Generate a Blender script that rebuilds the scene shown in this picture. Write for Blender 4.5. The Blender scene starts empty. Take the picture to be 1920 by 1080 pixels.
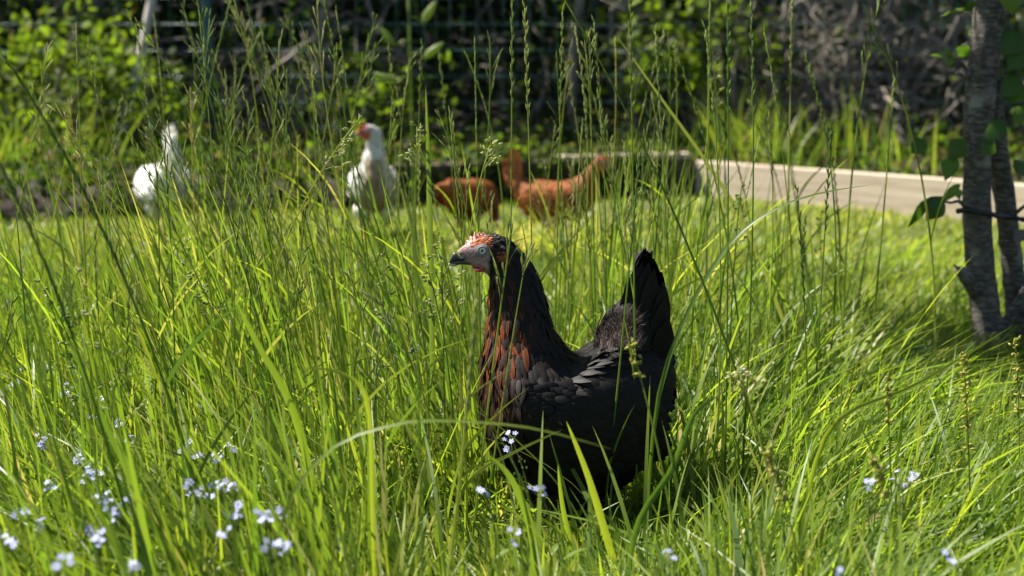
import bpy, math
import numpy as np
from mathutils import Vector, Matrix
from mathutils.bvhtree import BVHTree

rng = np.random.default_rng(7)
sc = bpy.context.scene
col = sc.collection
R = math.radians

# ------------------------------------------------------------------ camera, sky, sun, exposure
CAM_H, PITCH, FPX = 0.68, R(9.35), 1920 * 50 / 36.0
cam_d = bpy.data.cameras.new('camera')
cam = bpy.data.objects.new('camera', cam_d); col.objects.link(cam)
cam.location = (0, 0, CAM_H); cam.rotation_euler = (R(90) - PITCH, 0, 0)
cam_d.lens, cam_d.sensor_width = 50, 36
cam_d.clip_start, cam_d.clip_end = 0.05, 500
cam_d.dof.use_dof = True; cam_d.dof.focus_distance = 2.05; cam_d.dof.aperture_fstop = 4.2
cam_d.dof.aperture_blades = 9
sc.camera = cam

SUN = Vector((-1.0, 0.47, 0.0)).normalized() * math.cos(R(53)); SUN.z = math.sin(R(53))
world = bpy.data.worlds.new('World'); sc.world = world; world.use_nodes = True
wn = world.node_tree.nodes; wl = world.node_tree.links
sky = wn.new('ShaderNodeTexSky'); sky.sky_type = 'NISHITA'; sky.sun_disc = False
sky.sun_elevation = R(53); sky.sun_rotation = math.atan2(SUN.x, SUN.y)
bg = wn['Background']; bg.inputs['Strength'].default_value = 0.052
wl.new(sky.outputs[0], bg.inputs['Color'])
sun_d = bpy.data.lights.new('sun', 'SUN'); sun_d.energy = 5.0; sun_d.angle = R(0.53); sun_d.color = (1.0, 0.94, 0.84)
sun = bpy.data.objects.new('sun', sun_d); col.objects.link(sun)
sun.rotation_euler = SUN.to_track_quat('Z', 'Y').to_euler(); sun.location = (-4, 3, 8)
sc.view_settings.view_transform = 'Standard'; sc.view_settings.look = 'None'
sc.view_settings.gamma = 1.0; sc.view_settings.exposure = 1.7
cy = sc.cycles
cy.max_bounces = 7; cy.diffuse_bounces = 3; cy.glossy_bounces = 2; cy.transmission_bounces = 5
cy.transparent_max_bounces = 4; cy.use_denoising = True; cy.sample_clamp_indirect = 6.0
cy.caustics_reflective = False; cy.caustics_refractive = False

# ------------------------------------------------------------------ pixel (1920x1080) -> place
def ray(x, y):
    dx, dz = (x - 960) / FPX, -(y - 540) / FPX
    return np.array([dx, math.cos(PITCH) + dz * math.sin(PITCH), -math.sin(PITCH) + dz * math.cos(PITCH)])
def pt(x, y, Y):
    r = ray(x, y); t = Y / r[1]
    return np.array([0, 0, CAM_H]) + r * t
def at_z(x, y, z=0.0):
    r = ray(x, y); t = (z - CAM_H) / r[2]
    return np.array([0, 0, CAM_H]) + r * t
def gx(x, Y):                     # world x of a pixel column at distance Y (on the ground)
    t = Y * math.cos(PITCH) + CAM_H * math.sin(PITCH)
    return (x - 960) / FPX * t

# ------------------------------------------------------------------ mesh helpers
def mesh_np(name, V, F, C=None, smooth=True, mats=()):
    V = np.ascontiguousarray(V, dtype=np.float32); F = np.ascontiguousarray(F, dtype=np.int32)
    me = bpy.data.meshes.new(name)
    me.vertices.add(len(V)); me.vertices.foreach_set('co', V.ravel())
    k = F.shape[1]
    me.loops.add(F.size); me.loops.foreach_set('vertex_index', F.ravel())
    me.polygons.add(len(F)); me.polygons.foreach_set('loop_start', np.arange(0, F.size, k, dtype=np.int32))
    me.update(calc_edges=True)
    me.polygons.foreach_set('use_smooth', np.full(len(F), smooth))
    if C is not None:
        a = me.attributes.new('tint', 'FLOAT_COLOR', 'POINT')
        C = np.asarray(C, dtype=np.float32)
        if C.shape[1] == 3: C = np.hstack([C, np.ones((len(C), 1), np.float32)])
        a.data.foreach_set('color', np.ascontiguousarray(C).ravel())
    for m in mats: me.materials.append(m)
    me.validate()
    return me
def link(name, me, parent=None):
    o = bpy.data.objects.new(name, me); col.objects.link(o)
    if parent is not None: o.parent = parent
    return o
def empty(name, loc=(0, 0, 0), rz=0.0):
    o = bpy.data.objects.new(name, None); col.objects.link(o)
    o.empty_display_size = 0.05; o.location = loc; o.rotation_euler = (0, 0, rz)
    return o
def tag(o, label=None, cat=None, group=None, kind=None):
    if label: o['label'] = label
    if cat: o['category'] = cat
    if group: o['group'] = group
    if kind: o['kind'] = kind
    return o
class MB:                          # gathers quad pieces of ONE object
    def __init__(s): s.V, s.F, s.C, s.n = [], [], [], 0
    def add(s, V, F, C=None):
        V = np.asarray(V, float); s.V.append(V); s.F.append(np.asarray(F, int) + s.n); s.n += len(V)
        if C is None: C = np.full((len(V), 3), 0.5)
        C = np.asarray(C, float)
        if C.ndim == 1: C = np.tile(C, (len(V), 1))
        s.C.append(C)
    def build(s, name, mat, parent=None, smooth=True):
        me = mesh_np(name, np.vstack(s.V), np.vstack(s.F), np.vstack(s.C), smooth, [mat])
        return link(name, me, parent)
def nrm(v, ax=-1):
    return v / np.maximum(np.linalg.norm(v, axis=ax, keepdims=True), 1e-9)
def tube(P, rad, sides=5, cap=True, squash=1.0):
    P = np.asarray(P, float); n = len(P); rad = np.broadcast_to(np.asarray(rad, float), (n,))
    T = nrm(np.gradient(P, axis=0))
    ref = np.array([0.31, 0.87, 0.2]) if abs(T[:, 2]).mean() > 0.5 else np.array([0.1, 0.15, 1.0])
    A = nrm(np.cross(T, ref)); B = np.cross(T, A)
    if cap:
        P = np.vstack([P[:1], P, P[-1:]]); rad = np.concatenate([[1e-5], rad, [1e-5]])
        A = np.vstack([A[:1], A, A[-1:]]); B = np.vstack([B[:1], B, B[-1:]])
    a = np.arange(sides) * 2 * math.pi / sides
    V = P[:, None, :] + rad[:, None, None] * (np.cos(a)[None, :, None] * A[:, None, :] + squash * np.sin(a)[None, :, None] * B[:, None, :])
    m = len(P); i = np.arange(m - 1)[:, None] * sides; j = np.arange(sides)[None, :]; j2 = (j + 1) % sides
    F = np.stack([i + j, i + j2, i + sides + j2, i + sides + j], -1).reshape(-1, 4)
    return V.reshape(-1, 3), F
def ribbons(base, d, nor, L, W, prof, bend, camber=0.0, cols=2):
    """N leaf-like strips: base(N,3), direction, normal, length, width, width profile over the rows, bend vector*t^2"""
    N = len(base); S = len(prof); t = np.linspace(0, 1, S)
    d = nrm(d); side = nrm(np.cross(d, nor)); nn = nrm(np.cross(side, d))
    L = np.asarray(L, float).reshape(-1, 1, 1); W = np.asarray(W, float).reshape(-1, 1, 1)
    C = base[:, None, :] + d[:, None, :] * L * t[None, :, None] + bend[:, None, :] * L * (t ** 2)[None, :, None]
    w = np.asarray(prof)[None, :, None] * W * 0.5
    if cols == 2:
        V = np.stack([C - side[:, None, :] * w, C + side[:, None, :] * w], 2)
    else:
        V = np.stack([C - side[:, None, :] * w, C + nn[:, None, :] * w * camber, C + side[:, None, :] * w], 2)
    V = V.reshape(-1, 3)
    o = (np.arange(N) * S * cols)[:, None, None]; r = (np.arange(S - 1) * cols)[None, :, None]; c = np.arange(cols - 1)[None, None, :]
    q = o + r + c
    F = np.stack([q, q + 1, q + cols + 1, q + cols], -1).reshape(-1, 4)
    T = np.broadcast_to(t[None, :, None], (N, S, cols)).reshape(-1)
    X = np.broadcast_to(np.linspace(-1, 1, cols)[None, None, :], (N, S, cols)).reshape(-1)
    I = np.repeat(np.arange(N), S * cols)
    return V, F, T, X, I
def box(cx, cy_, cz, sx, sy, sz, rz=0, jit=0.0, bev=0.0):
    """bevelled box as quads"""
    import bmesh
    bm = bmesh.new(); bmesh.ops.create_cube(bm, size=1)
    bmesh.ops.scale(bm, vec=(sx, sy, sz), verts=bm.verts)
    if bev: bmesh.ops.bevel(bm, geom=bm.edges[:], offset=bev, segments=2, affect='EDGES', profile=0.6)
    bmesh.ops.rotate(bm, cent=(0, 0, 0), matrix=Matrix.Rotation(rz, 3, 'Z'), verts=bm.verts)
    bmesh.ops.translate(bm, vec=(cx, cy_, cz), verts=bm.verts)
    return bm
def bm_obj(name, bm, mat, parent=None, smooth=False):
    me = bpy.data.meshes.new(name); bm.to_mesh(me); bm.free(); me.materials.append(mat)
    if smooth: me.polygons.foreach_set('use_smooth', np.ones(len(me.polygons), bool))
    return link(name, me, parent)
def snoise(x, y, s=1.0, ph=0.0):
    return (np.sin(x * 2.1 * s + ph) * np.cos(y * 1.7 * s - ph * 1.3) + np.sin(x * 4.3 * s - y * 3.1 * s + ph * 2.1) * 0.6
            + np.cos(x * 7.7 * s + y * 6.1 * s + ph) * 0.35) / 1.95

# ------------------------------------------------------------------ materials
def mat(name):
    m = bpy.data.materials.new(name); m.use_nodes = True
    return m, m.node_tree.nodes, m.node_tree.links, m.node_tree.nodes['Principled BSDF']
def ramp(n, stops):
    r = n.new('ShaderNodeValToRGB'); e = r.color_ramp.elements
    while len(e) < len(stops): e.new(0.5)
    for k, (p, c) in enumerate(stops): e[k].position = p; e[k].color = (*c, 1)
    return r
def leafy(name, stops, straw=(0.45, 0.36, 0.16), trans=0.5, rough=0.42, tgain=1.5, spec=0.35):
    """tint.r = which green, tint.g = along the blade (paler at the base), tint.b = dry straw"""
    m, n, l, p = mat(name)
    at = n.new('ShaderNodeAttribute'); at.attribute_name = 'tint'
    sp = n.new('ShaderNodeSeparateColor'); l.new(at.outputs['Color'], sp.inputs[0])
    rp = ramp(n, stops); l.new(sp.outputs[0], rp.inputs[0])
    mx = n.new('ShaderNodeMix'); mx.data_type = 'RGBA'; l.new(sp.outputs[2], mx.inputs[0])
    l.new(rp.outputs[0], mx.inputs[6]); mx.inputs[7].default_value = (*straw, 1)
    l.new(mx.outputs[2], p.inputs['Base Color'])
    p.inputs['Roughness'].default_value = rough; p.inputs['Specular IOR Level'].default_value = spec
    tr = n.new('ShaderNodeBsdfTranslucent')
    g = n.new('ShaderNodeMix'); g.data_type = 'RGBA'; g.blend_type = 'MULTIPLY'; g.inputs[0].default_value = 1
    l.new(mx.outputs[2], g.inputs[6]); g.inputs[7].default_value = (tgain * 0.95, tgain, tgain * 0.45, 1)
    l.new(g.outputs[2], tr.inputs[0])
    ms = n.new('ShaderNodeMixShader'); ms.inputs[0].default_value = trans
    l.new(p.outputs[0], ms.inputs[1]); l.new(tr.outputs[0], ms.inputs[2])
    l.new(ms.outputs[0], n['Material Output'].inputs['Surface'])
    return m
M = {}
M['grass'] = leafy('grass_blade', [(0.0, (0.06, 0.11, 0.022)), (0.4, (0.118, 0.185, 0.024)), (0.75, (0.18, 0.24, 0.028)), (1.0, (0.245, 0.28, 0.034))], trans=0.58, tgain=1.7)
M['stalk'] = leafy('grass_stalk', [(0.0, (0.10, 0.165, 0.028)), (0.5, (0.17, 0.235, 0.045)), (1.0, (0.25, 0.30, 0.08))], trans=0.6)
M['seed'] = leafy('seed_head', [(0.0, (0.13, 0.18, 0.05)), (0.5, (0.22, 0.27, 0.09)), (1.0, (0.33, 0.35, 0.16))], straw=(0.5, 0.46, 0.33), trans=0.55)
M['sedge'] = leafy('sedge_spike', [(0.0, (0.20, 0.22, 0.03)), (1.0, (0.32, 0.33, 0.05))], straw=(0.35, 0.27, 0.08), trans=0.35)
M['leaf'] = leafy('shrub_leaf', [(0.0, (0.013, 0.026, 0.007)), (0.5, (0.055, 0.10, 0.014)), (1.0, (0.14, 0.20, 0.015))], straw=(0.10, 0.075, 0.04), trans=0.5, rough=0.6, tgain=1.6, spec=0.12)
M['treeleaf'] = leafy('tree_leaf', [(0.0, (0.035, 0.075, 0.014)), (0.5, (0.06, 0.12, 0.015)), (1.0, (0.12, 0.2, 0.016))], trans=0.5, rough=0.35)

def rock_like(name, stops, scale, stretch=(1, 1, 1), bump=0.4, rough=0.85, dist=0.01, coord='Object', detail=8):
    m, n, l, p = mat(name)
    tc = n.new('ShaderNodeTexCoord'); mp = n.new('ShaderNodeMapping'); mp.inputs['Scale'].default_value = stretch
    l.new(tc.outputs[coord], mp.inputs[0])
    nz = n.new('ShaderNodeTexNoise'); nz.inputs['Scale'].default_value = scale; nz.inputs['Detail'].default_value = detail
    nz.inputs['Roughness'].default_value = 0.65
    l.new(mp.outputs[0], nz.inputs['Vector'])
    rp = ramp(n, stops); l.new(nz.outputs['Fac'], rp.inputs[0]); l.new(rp.outputs[0], p.inputs['Base Color'])
    b = n.new('ShaderNodeBump'); b.inputs['Strength'].default_value = bump; b.inputs['Distance'].default_value = dist
    l.new(nz.outputs['Fac'], b.inputs['Height']); l.new(b.outputs[0], p.inputs['Normal'])
    p.inputs['Roughness'].default_value = rough
    return m
M['soil'] = rock_like('soil', [(0.3, (0.035, 0.022, 0.012)), (0.55, (0.075, 0.05, 0.028)), (0.75, (0.13, 0.095, 0.055))], 9, bump=0.8, dist=0.03)
M['litter'] = rock_like('leaf_litter', [(0.3, (0.008, 0.0042, 0.002)), (0.55, (0.022, 0.0115, 0.005)), (0.8, (0.05, 0.027, 0.012))], 9, bump=0.8, dist=0.03)
M['turf'] = rock_like('turf_soil', [(0.3, (0.03, 0.035, 0.01)), (0.6, (0.05, 0.06, 0.015)), (0.8, (0.075, 0.06, 0.028))], 14, bump=0.6)
M['timber'] = rock_like('pale_timber', [(0.3, (0.30, 0.235, 0.165)), (0.5, (0.41, 0.335, 0.25)), (0.72, (0.50, 0.425, 0.33))], 5, (0.35, 0.35, 6), bump=0.25)
M['timber_top'] = rock_like('fresh_cut_timber', [(0.3, (0.5, 0.34, 0.18)), (0.7, (0.62, 0.46, 0.27))], 6, (0.4, 0.4, 6), bump=0.2)
M['sleeper'] = rock_like('weathered_sleeper', [(0.3, (0.02, 0.014, 0.009)), (0.5, (0.05, 0.035, 0.022)), (0.75, (0.10, 0.075, 0.05))], 6, (0.4, 0.4, 7), bump=0.5)
M['twig'] = rock_like('grey_twig', [(0.3, (0.14, 0.115, 0.09)), (0.6, (0.25, 0.215, 0.175)), (0.8, (0.36, 0.32, 0.27))], 12, bump=0.3)
M['pole'] = rock_like('bleached_pole', [(0.3, (0.32, 0.29, 0.25)), (0.7, (0.5, 0.46, 0.40))], 8, (1, 1, 0.2), bump=0.3)
def bark():
    m, n, l, p = mat('banded_bark')
    tc = n.new('ShaderNodeTexCoord')
    mp = n.new('ShaderNodeMapping'); mp.inputs['Scale'].default_value = (1, 1, 3.4); l.new(tc.outputs['Object'], mp.inputs[0])
    n1 = n.new('ShaderNodeTexNoise'); n1.inputs['Scale'].default_value = 48; n1.inputs['Detail'].default_value = 9; n1.inputs['Roughness'].default_value = 0.7
    l.new(mp.outputs[0], n1.inputs['Vector'])
    n2 = n.new('ShaderNodeTexNoise'); n2.inputs['Scale'].default_value = 13; n2.inputs['Detail'].default_value = 5; l.new(tc.outputs['Object'], n2.inputs['Vector'])
    r1 = ramp(n, [(0.34, (0.02, 0.016, 0.013)), (0.5, (0.085, 0.072, 0.06)), (0.66, (0.24, 0.21, 0.18))]); l.new(n1.outputs['Fac'], r1.inputs[0])
    r2 = ramp(n, [(0.60, (0, 0, 0)), (0.70, (1, 1, 1))]); l.new(n2.outputs['Fac'], r2.inputs[0])
    mx = n.new('ShaderNodeMix'); mx.data_type = 'RGBA'; l.new(r2.outputs[0], mx.inputs[0]); l.new(r1.outputs[0], mx.inputs[6])
    mx.inputs[7].default_value = (0.26, 0.245, 0.20, 1)
    l.new(mx.outputs[2], p.inputs['Base Color']); p.inputs['Roughness'].default_value = 0.8
    b = n.new('ShaderNodeBump'); b.inputs['Strength'].default_value = 1.0; b.inputs['Distance'].default_value = 0.010
    l.new(n1.outputs['Fac'], b.inputs['Height']); l.new(b.outputs[0], p.inputs['Normal'])
    return m
M['bark'] = bark()
def plain(name, c, rough=0.5, spec=0.4, metal=0.0, sss=0.0, bump=0.0, bscale=200):
    m, n, l, p = mat(name)
    nz = n.new('ShaderNodeTexNoise'); nz.inputs['Scale'].default_value = bscale; nz.inputs['Detail'].default_value = 4
    tc = n.new('ShaderNodeTexCoord'); l.new(tc.outputs['Object'], nz.inputs['Vector'])
    a = np.array(c)
    rp = ramp(n, [(0.3, tuple(a * 0.72)), (0.7, tuple(np.minimum(a * 1.18, 1)))]); l.new(nz.outputs['Fac'], rp.inputs[0])
    l.new(rp.outputs[0], p.inputs['Base Color'])
    p.inputs['Roughness'].default_value = rough; p.inputs['Specular IOR Level'].default_value = spec; p.inputs['Metallic'].default_value = metal
    if sss: p.inputs['Subsurface Weight'].default_value = sss; p.inputs['Subsurface Radius'].default_value = (0.004, 0.0015, 0.001)
    if bump:
        b = n.new('ShaderNodeBump'); b.inputs['Strength'].default_value = bump; b.inputs['Distance'].default_value = 0.001
        l.new(nz.outputs['Fac'], b.inputs['Height']); l.new(b.outputs[0], p.inputs['Normal'])
    return m
M['wire'] = plain('green_coated_wire', (0.06, 0.15, 0.13), 0.35)
M['post'] = plain('green_steel_post', (0.02, 0.07, 0.06), 0.4)
M['rubber'] = plain('black_rubber', (0.015, 0.015, 0.015), 0.6)
M['comb'] = plain('comb_skin', (0.74, 0.30, 0.27), 0.5, sss=0.5, bump=0.5, bscale=500)
M['redcomb'] = plain('red_comb_skin', (0.55, 0.03, 0.03), 0.45, sss=0.2, bump=0.4, bscale=300)
M['wattle'] = plain('wattle_skin', (0.5, 0.05, 0.055), 0.5, sss=0.2, bump=0.5, bscale=600)
M['beak'] = plain('dark_horn', (0.045, 0.042, 0.045), 0.3, 0.5, bump=0.2, bscale=300)
M['paletip'] = plain('pale_horn', (0.42, 0.33, 0.2), 0.35, bump=0.2, bscale=300)
M['iris'] = plain('pale_iris', (0.72, 0.69, 0.58), 0.12, 0.6, bscale=900)
M['pupil'] = plain('pupil', (0.004, 0.004, 0.004), 0.06, 0.8)
M['eyelid'] = plain('eyelid_skin', (0.20, 0.175, 0.175), 0.55, bump=0.8, bscale=900)
M['greyleg'] = plain('slate_leg', (0.10, 0.09, 0.09), 0.5, bump=0.4)
M['yellowleg'] = plain('orange_leg', (0.5, 0.24, 0.06), 0.5, bump=0.4)
M['petal'] = plain('blue_petal', (0.40, 0.44, 0.74), 0.6, bscale=80)
M['flowereye'] = plain('yellow_flower_eye', (0.7, 0.5, 0.06), 0.6)
M['scarlet'] = plain('scarlet_petal', (0.7, 0.09, 0.01), 0.6)
M['budstem'] = leafy('flower_stem', [(0.0, (0.07, 0.12, 0.03)), (1.0, (0.14, 0.19, 0.05))], trans=0.3)
def plumage(name, rough=0.6, spec=0.17, sheen=0.0, trans=0.0):
    m, n, l, p = mat(name)
    at = n.new('ShaderNodeAttribute'); at.attribute_name = 'tint'
    nz = n.new('ShaderNodeTexNoise'); nz.inputs['Scale'].default_value = 420; nz.inputs['Detail'].default_value = 3
    tc = n.new('ShaderNodeTexCoord'); l.new(tc.outputs['Object'], nz.inputs['Vector'])
    rp = ramp(n, [(0.3, (0.6, 0.6, 0.6)), (0.7, (1.25, 1.25, 1.25))]); l.new(nz.outputs['Fac'], rp.inputs[0])
    mx = n.new('ShaderNodeMix'); mx.data_type = 'RGBA'; mx.blend_type = 'MULTIPLY'; mx.inputs[0].default_value = 1
    l.new(at.outputs['Color'], mx.inputs[6]); l.new(rp.outputs[0], mx.inputs[7]); l.new(mx.outputs[2], p.inputs['Base Color'])
    p.inputs['Roughness'].default_value = rough; p.inputs['Specular IOR Level'].default_value = spec
    p.inputs['Sheen Weight'].default_value = sheen; p.inputs['Sheen Roughness'].default_value = 0.4
    b = n.new('ShaderNodeBump'); b.inputs['Strength'].default_value = 0.5; b.inputs['Distance'].default_value = 0.0006
    l.new(nz.outputs['Fac'], b.inputs['Height']); l.new(b.outputs[0], p.inputs['Normal'])
    if trans:
        tr = n.new('ShaderNodeBsdfTranslucent'); l.new(mx.outputs[2], tr.inputs[0])
        ms = n.new('ShaderNodeMixShader'); ms.inputs[0].default_value = trans
        l.new(p.outputs[0], ms.inputs[1]); l.new(tr.outputs[0], ms.inputs[2]); l.new(ms.outputs[0], n['Material Output'].inputs['Surface'])
    return m
M['plume'] = plumage('black_plumage')
M['softplume'] = plumage('soft_plumage', 0.7, 0.25, 0.0, trans=0.15)
M['skin'] = plumage('face_skin', 0.55, 0.35, 0.0)

# ------------------------------------------------------------------ the ground
def sheet(name, x0, x1, y0, y1, nx, ny, fz, m):
    X, Y = np.meshgrid(np.linspace(x0, x1, nx), np.linspace(y0, y1, ny)); Z = fz(X, Y)
    V = np.stack([X, Y, Z], -1).reshape(-1, 3)
    i = np.arange(ny - 1)[:, None] * nx + np.arange(nx - 1)[None, :]
    F = np.stack([i, i + 1, i + nx + 1, i + nx], -1).reshape(-1, 4)
    o = link(name, mesh_np(name, V, F, smooth=True, mats=[m])); o['kind'] = 'structure'
    return o
sheet('ground', -120, 120, -60, 180, 81, 81, lambda x, y: x * 0 - 0.012, M['turf'])

# raised bed corner and ends (front line of the old sleepers, then the pale board)
CORNER = at_z(1302, 362, 0.0)
LEFT_END = at_z(-420, 424, 0.0)
RIGHT_END = at_z(2250, 452, 0.0)
def wall_y(x):                     # y of the timber front line at a given x
    x = np.asarray(x, float)
    a = CORNER[1] + (x - CORNER[0]) * (LEFT_END[1] - CORNER[1]) / (LEFT_END[0] - CORNER[0])
    b = CORNER[1] + (x - CORNER[0]) * (RIGHT_END[1] - CORNER[1]) / (RIGHT_END[0] - CORNER[0])
    return np.where(x < CORNER[0], a, b)
xs = np.linspace(-5.5, 5.5, 220)
Vb, Fb = [], []
ny = 24
for x in xs:
    y0 = float(wall_y(x)) + 0.07; earth = x < -0.74
    if earth: y0 += 0.10 * float(snoise(x, 0.0, 2.2, 1.0)) - 0.12
    for k in range(ny):
        y = y0 + ((k / (ny - 1)) ** 1.4 * 9 if not (earth and k < 4) else k * 0.045)
        z = 0.115 + 0.03 * snoise(x, y, 1.3) * min(1, k / 3) + max(0, y - 9.2) * 0.28
        if earth: z = [-0.03, 0.03, 0.075, 0.10][k] + 0.02 * float(snoise(x, y, 6.0, 2.0)) if k < 4 else z
        Vb.append((x, y, z))
for i in range(len(xs) - 1):
    for k in range(ny - 1): Fb.append((i * ny + k, (i + 1) * ny + k, (i + 1) * ny + k + 1, i * ny + k + 1))
bed = link('raised_bed_soil', mesh_np('raised_bed_soil', np.array(Vb), np.array(Fb), mats=[M['litter']])); bed['kind'] = 'structure'
back = sheet('dark_backing_bank', -40, 40, 12.6, 24, 60, 14, lambda x, y: 0.9 + (y - 12.6) * 0.42 + 0.25 * snoise(x * 0.5, y * 0.5), M['litter'])  # earth bank added so that gaps in the foliage stay dark

# timber
def run_timbers(A, B, parent, lens, z0, h, t, m, name, jit):
    d = np.array(B[:2]) - np.array(A[:2]); L = np.linalg.norm(d); d /= L; n_ = np.array([-d[1], d[0]])
    if n_[1] < 0: n_ = -n_
    s = 0.0; k = 0
    while s < L - 0.05:
        l_ = min(lens[k % len(lens)], L - s); c = np.array(A[:2]) + d * (s + l_ / 2) + n_ * (t / 2 + jit * rng.uniform(-1, 1))
        bm = box(c[0], c[1], z0 + h / 2 + rng.uniform(-1, 1) * 0.002, l_ - 0.006, t, h, math.atan2(d[1], d[0]), bev=0.006)
        bm_obj(name, bm, m, parent); s += l_; k += 1
ret = empty('sleeper_edging', (float(CORNER[0]) - 2, float(wall_y(CORNER[0] - 2)), 0))
tag(ret, 'low edging of two courses of dark weathered sleepers behind the brown hens', 'timber edging')
bpy.context.view_layer.update()
def reparent(root):
    for c in root.children: c.matrix_parent_inverse = root.matrix_world.inverted()
SLEEPER_X = -0.72
SL_END = np.array([SLEEPER_X, float(wall_y(SLEEPER_X)), 0])
run_timbers(CORNER - np.array([0.004, 0, 0]), SL_END, ret, [0.75, 1.2, 1.6], -0.03, 0.112, 0.09, M['sleeper'], 'sleeper', 0.004)
run_timbers(CORNER - np.array([0.004, 0, 0]), SL_END, ret, [1.05, 0.6, 1.8], 0.084, 0.09, 0.085, M['sleeper'], 'sleeper', 0.006)
brd = empty('timber_edging_board', tuple(float(v) for v in CORNER))
tag(brd, 'long pale sawn timber board edging the raised bed, sunlit', 'timber board')
bpy.context.view_layer.update()
run_timbers(CORNER - np.array([0.01, -0.012, 0]), np.array([0.24, float(wall_y(0.24)) + 0.012, 0]), brd, [1.0], 0.176, 0.022, 0.1, M['timber'], 'plank', 0.0)
run_timbers(CORNER, RIGHT_END, brd, [2.6, 2.4], -0.03, 0.19, 0.05, M['timber'], 'plank', 0.0)
reparent(ret); reparent(brd)

# ------------------------------------------------------------------ wire fence
FY = 8.15
fen = empty('wire_fence', (0, FY, 0.1)); tag(fen, 'green welded wire mesh fence on steel posts in front of the dark hedge', 'fence')
X0, X1 = -4.4, 4.4
hw = mesh_np('wire_across', *tube([(X0, 0, 0), (0, 0, 0.0), (X1, 0, 0)], 0.0024, 5), mats=[M['wire']])
vw = mesh_np('wire_upright', *tube([(0, 0, 0.0), (0, 0, 0.7), (0, 0, 1.4)], 0.0013, 4), mats=[M['wire']])
for k in range(10):
    o = link('wire_across', hw, fen); o.location = (0, -0.003, 0.02 + 0.145 * k)
for k, x in enumerate(np.arange(X0, X1 + 0.01, 0.075)):
    o = link('wire_upright', vw, fen); o.location = (float(x), 0, 0)
for px in (400, 1985, -1180):
    mb = MB(); x = gx(px, FY)
    mb.add(*tube([(x, -0.035, -0.5), (x, -0.035, 0.5), (x, -0.035, 1.5)], 0.03, 10)); mb.build('post', M['post'], fen)
    mb = MB(); mb.add(*tube([(x, -0.035, 1.5), (x, -0.035, 1.515)], 0.033, 10)); mb.build('post_cap', M['rubber'], fen)

# ------------------------------------------------------------------ lawn grass
def grass(name, x, y, z, h, w, leanaz, lean, droop, tint, dry, parent=None, mat_=None, S=5):
    N = len(x)
    base = np.stack([x, y, z], -1)
    ld = np.stack([np.cos(leanaz), np.sin(leanaz), np.zeros(N)], -1)
    d = np.stack([ld[:, 0] * lean, ld[:, 1] * lean, np.ones(N)], -1)
    tw = rng.uniform(-1.3, 1.3, N); nor = np.stack([np.cos(leanaz + tw), np.sin(leanaz + tw), np.zeros(N)], -1)
    bend = ld * (droop * 0.9)[:, None] + np.array([0, 0, -1.0]) * (droop * 0.55)[:, None]
    prof = np.interp(np.linspace(0, 1, S), [0, 0.25, 0.6, 0.85, 1], [0.6, 1, 0.85, 0.45, 0.03])
    V, F, T, X, I = ribbons(base, d, nor, h, w, prof, bend)
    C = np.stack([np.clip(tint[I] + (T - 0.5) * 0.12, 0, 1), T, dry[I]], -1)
    return mesh_np(name, V, F, C, True, [mat_ or M['grass']])

def hgt(x, y):                     # sward height over the lawn
    base = np.interp(y, [0.5, 1.2, 2.0, 2.8, 3.6, 4.4, 5.4, 8], [0.19, 0.20, 0.19, 0.175, 0.12, 0.07, 0.04, 0.03])
    base = base * (1 - 0.45 * np.exp(-((x - 0.95) / 0.35) ** 2 - ((y - 2.75) / 0.5) ** 2))     # thin grass at the foot of the tree
    return base * (1 + 0.28 * snoise(x, y, 1.6, 0.7))
HENS_XY = []                       # (x, y, rx, ry) kept clear of tall blades
Hx, HY = pt(1085, 900, 2.08)[0], 2.08
HENS_XY.append((Hx + 0.0, HY, 0.135, 0.10))
for px, Y in ((312, 5.35), (700, 5.25), (1037, 5.05), (880, 5.3)):
    HENS_XY.append((gx(px, Y), Y, 0.13, 0.12))
def keep(x, y, h):
    k = y < wall_y(x) - 0.01
    for (a, b, rx, ry) in HENS_XY:
        k &= ((x - a) / rx) ** 2 + ((y - b) / ry) ** 2 > 1
    return k
def scatter(n, ys, wts, marg=0.5):
    y = np.interp(rng.random(n), np.concatenate([[0], np.cumsum(wts) / np.sum(wts)]), ys)
    x = rng.uniform(-1, 1, n) * (0.37 * y + marg)
    return x, y
parts = []
def lean_field(x, y):
    a = 2.4 + 0.9 * snoise(x, y, 0.9, 2.0) + 0.5 * snoise(x, y, 2.7, 5.0)          # up-left leaning on the left ...
    b = 0.35 + 0.9 * snoise(x, y, 1.1, 1.0) + 0.5 * snoise(x, y, 2.9, 3.0)          # ... combed to the right on the right
    k = 1 / (1 + np.exp(-(x / np.maximum(y, 0.5) - 0.12) * 16))
    return a * (1 - k) + b * k
# fine sward
x, y = scatter(120000, [0.72, 1.3, 2.0, 3.0, 4.5, 6.0, 7.3], [12, 20, 30, 32, 22, 14])
h = hgt(x, y) * rng.uniform(0.45, 1.25, len(x))
def trample(x, y, h):              # the hen has trampled the grass before her: her legs stay in view
    sight = CAM_H - (CAM_H - 0.015) * y / HY
    w = np.clip((0.135 - np.abs(x / y - Hx / HY + 0.01)) / 0.04, 0, 1) * (y < HY - 0.02)
    w = w * (rng.random(len(x)) > 0.035)
    return np.where(w > 0, h * (1 - w) + w * np.minimum(h, sight * rng.uniform(0.35, 0.9, len(x))), h)
h = trample(x, y, h); k = keep(x, y, h); x, y, h = x[k], y[k], h[k]; n = len(x)
tint = np.clip(0.5 + 0.22 * snoise(x, y, 1.1, 4.0) + rng.normal(0, 0.24, n) + np.interp(y, [1, 3, 5], [0.02, 0.1, 0.3]), 0, 1)
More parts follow.
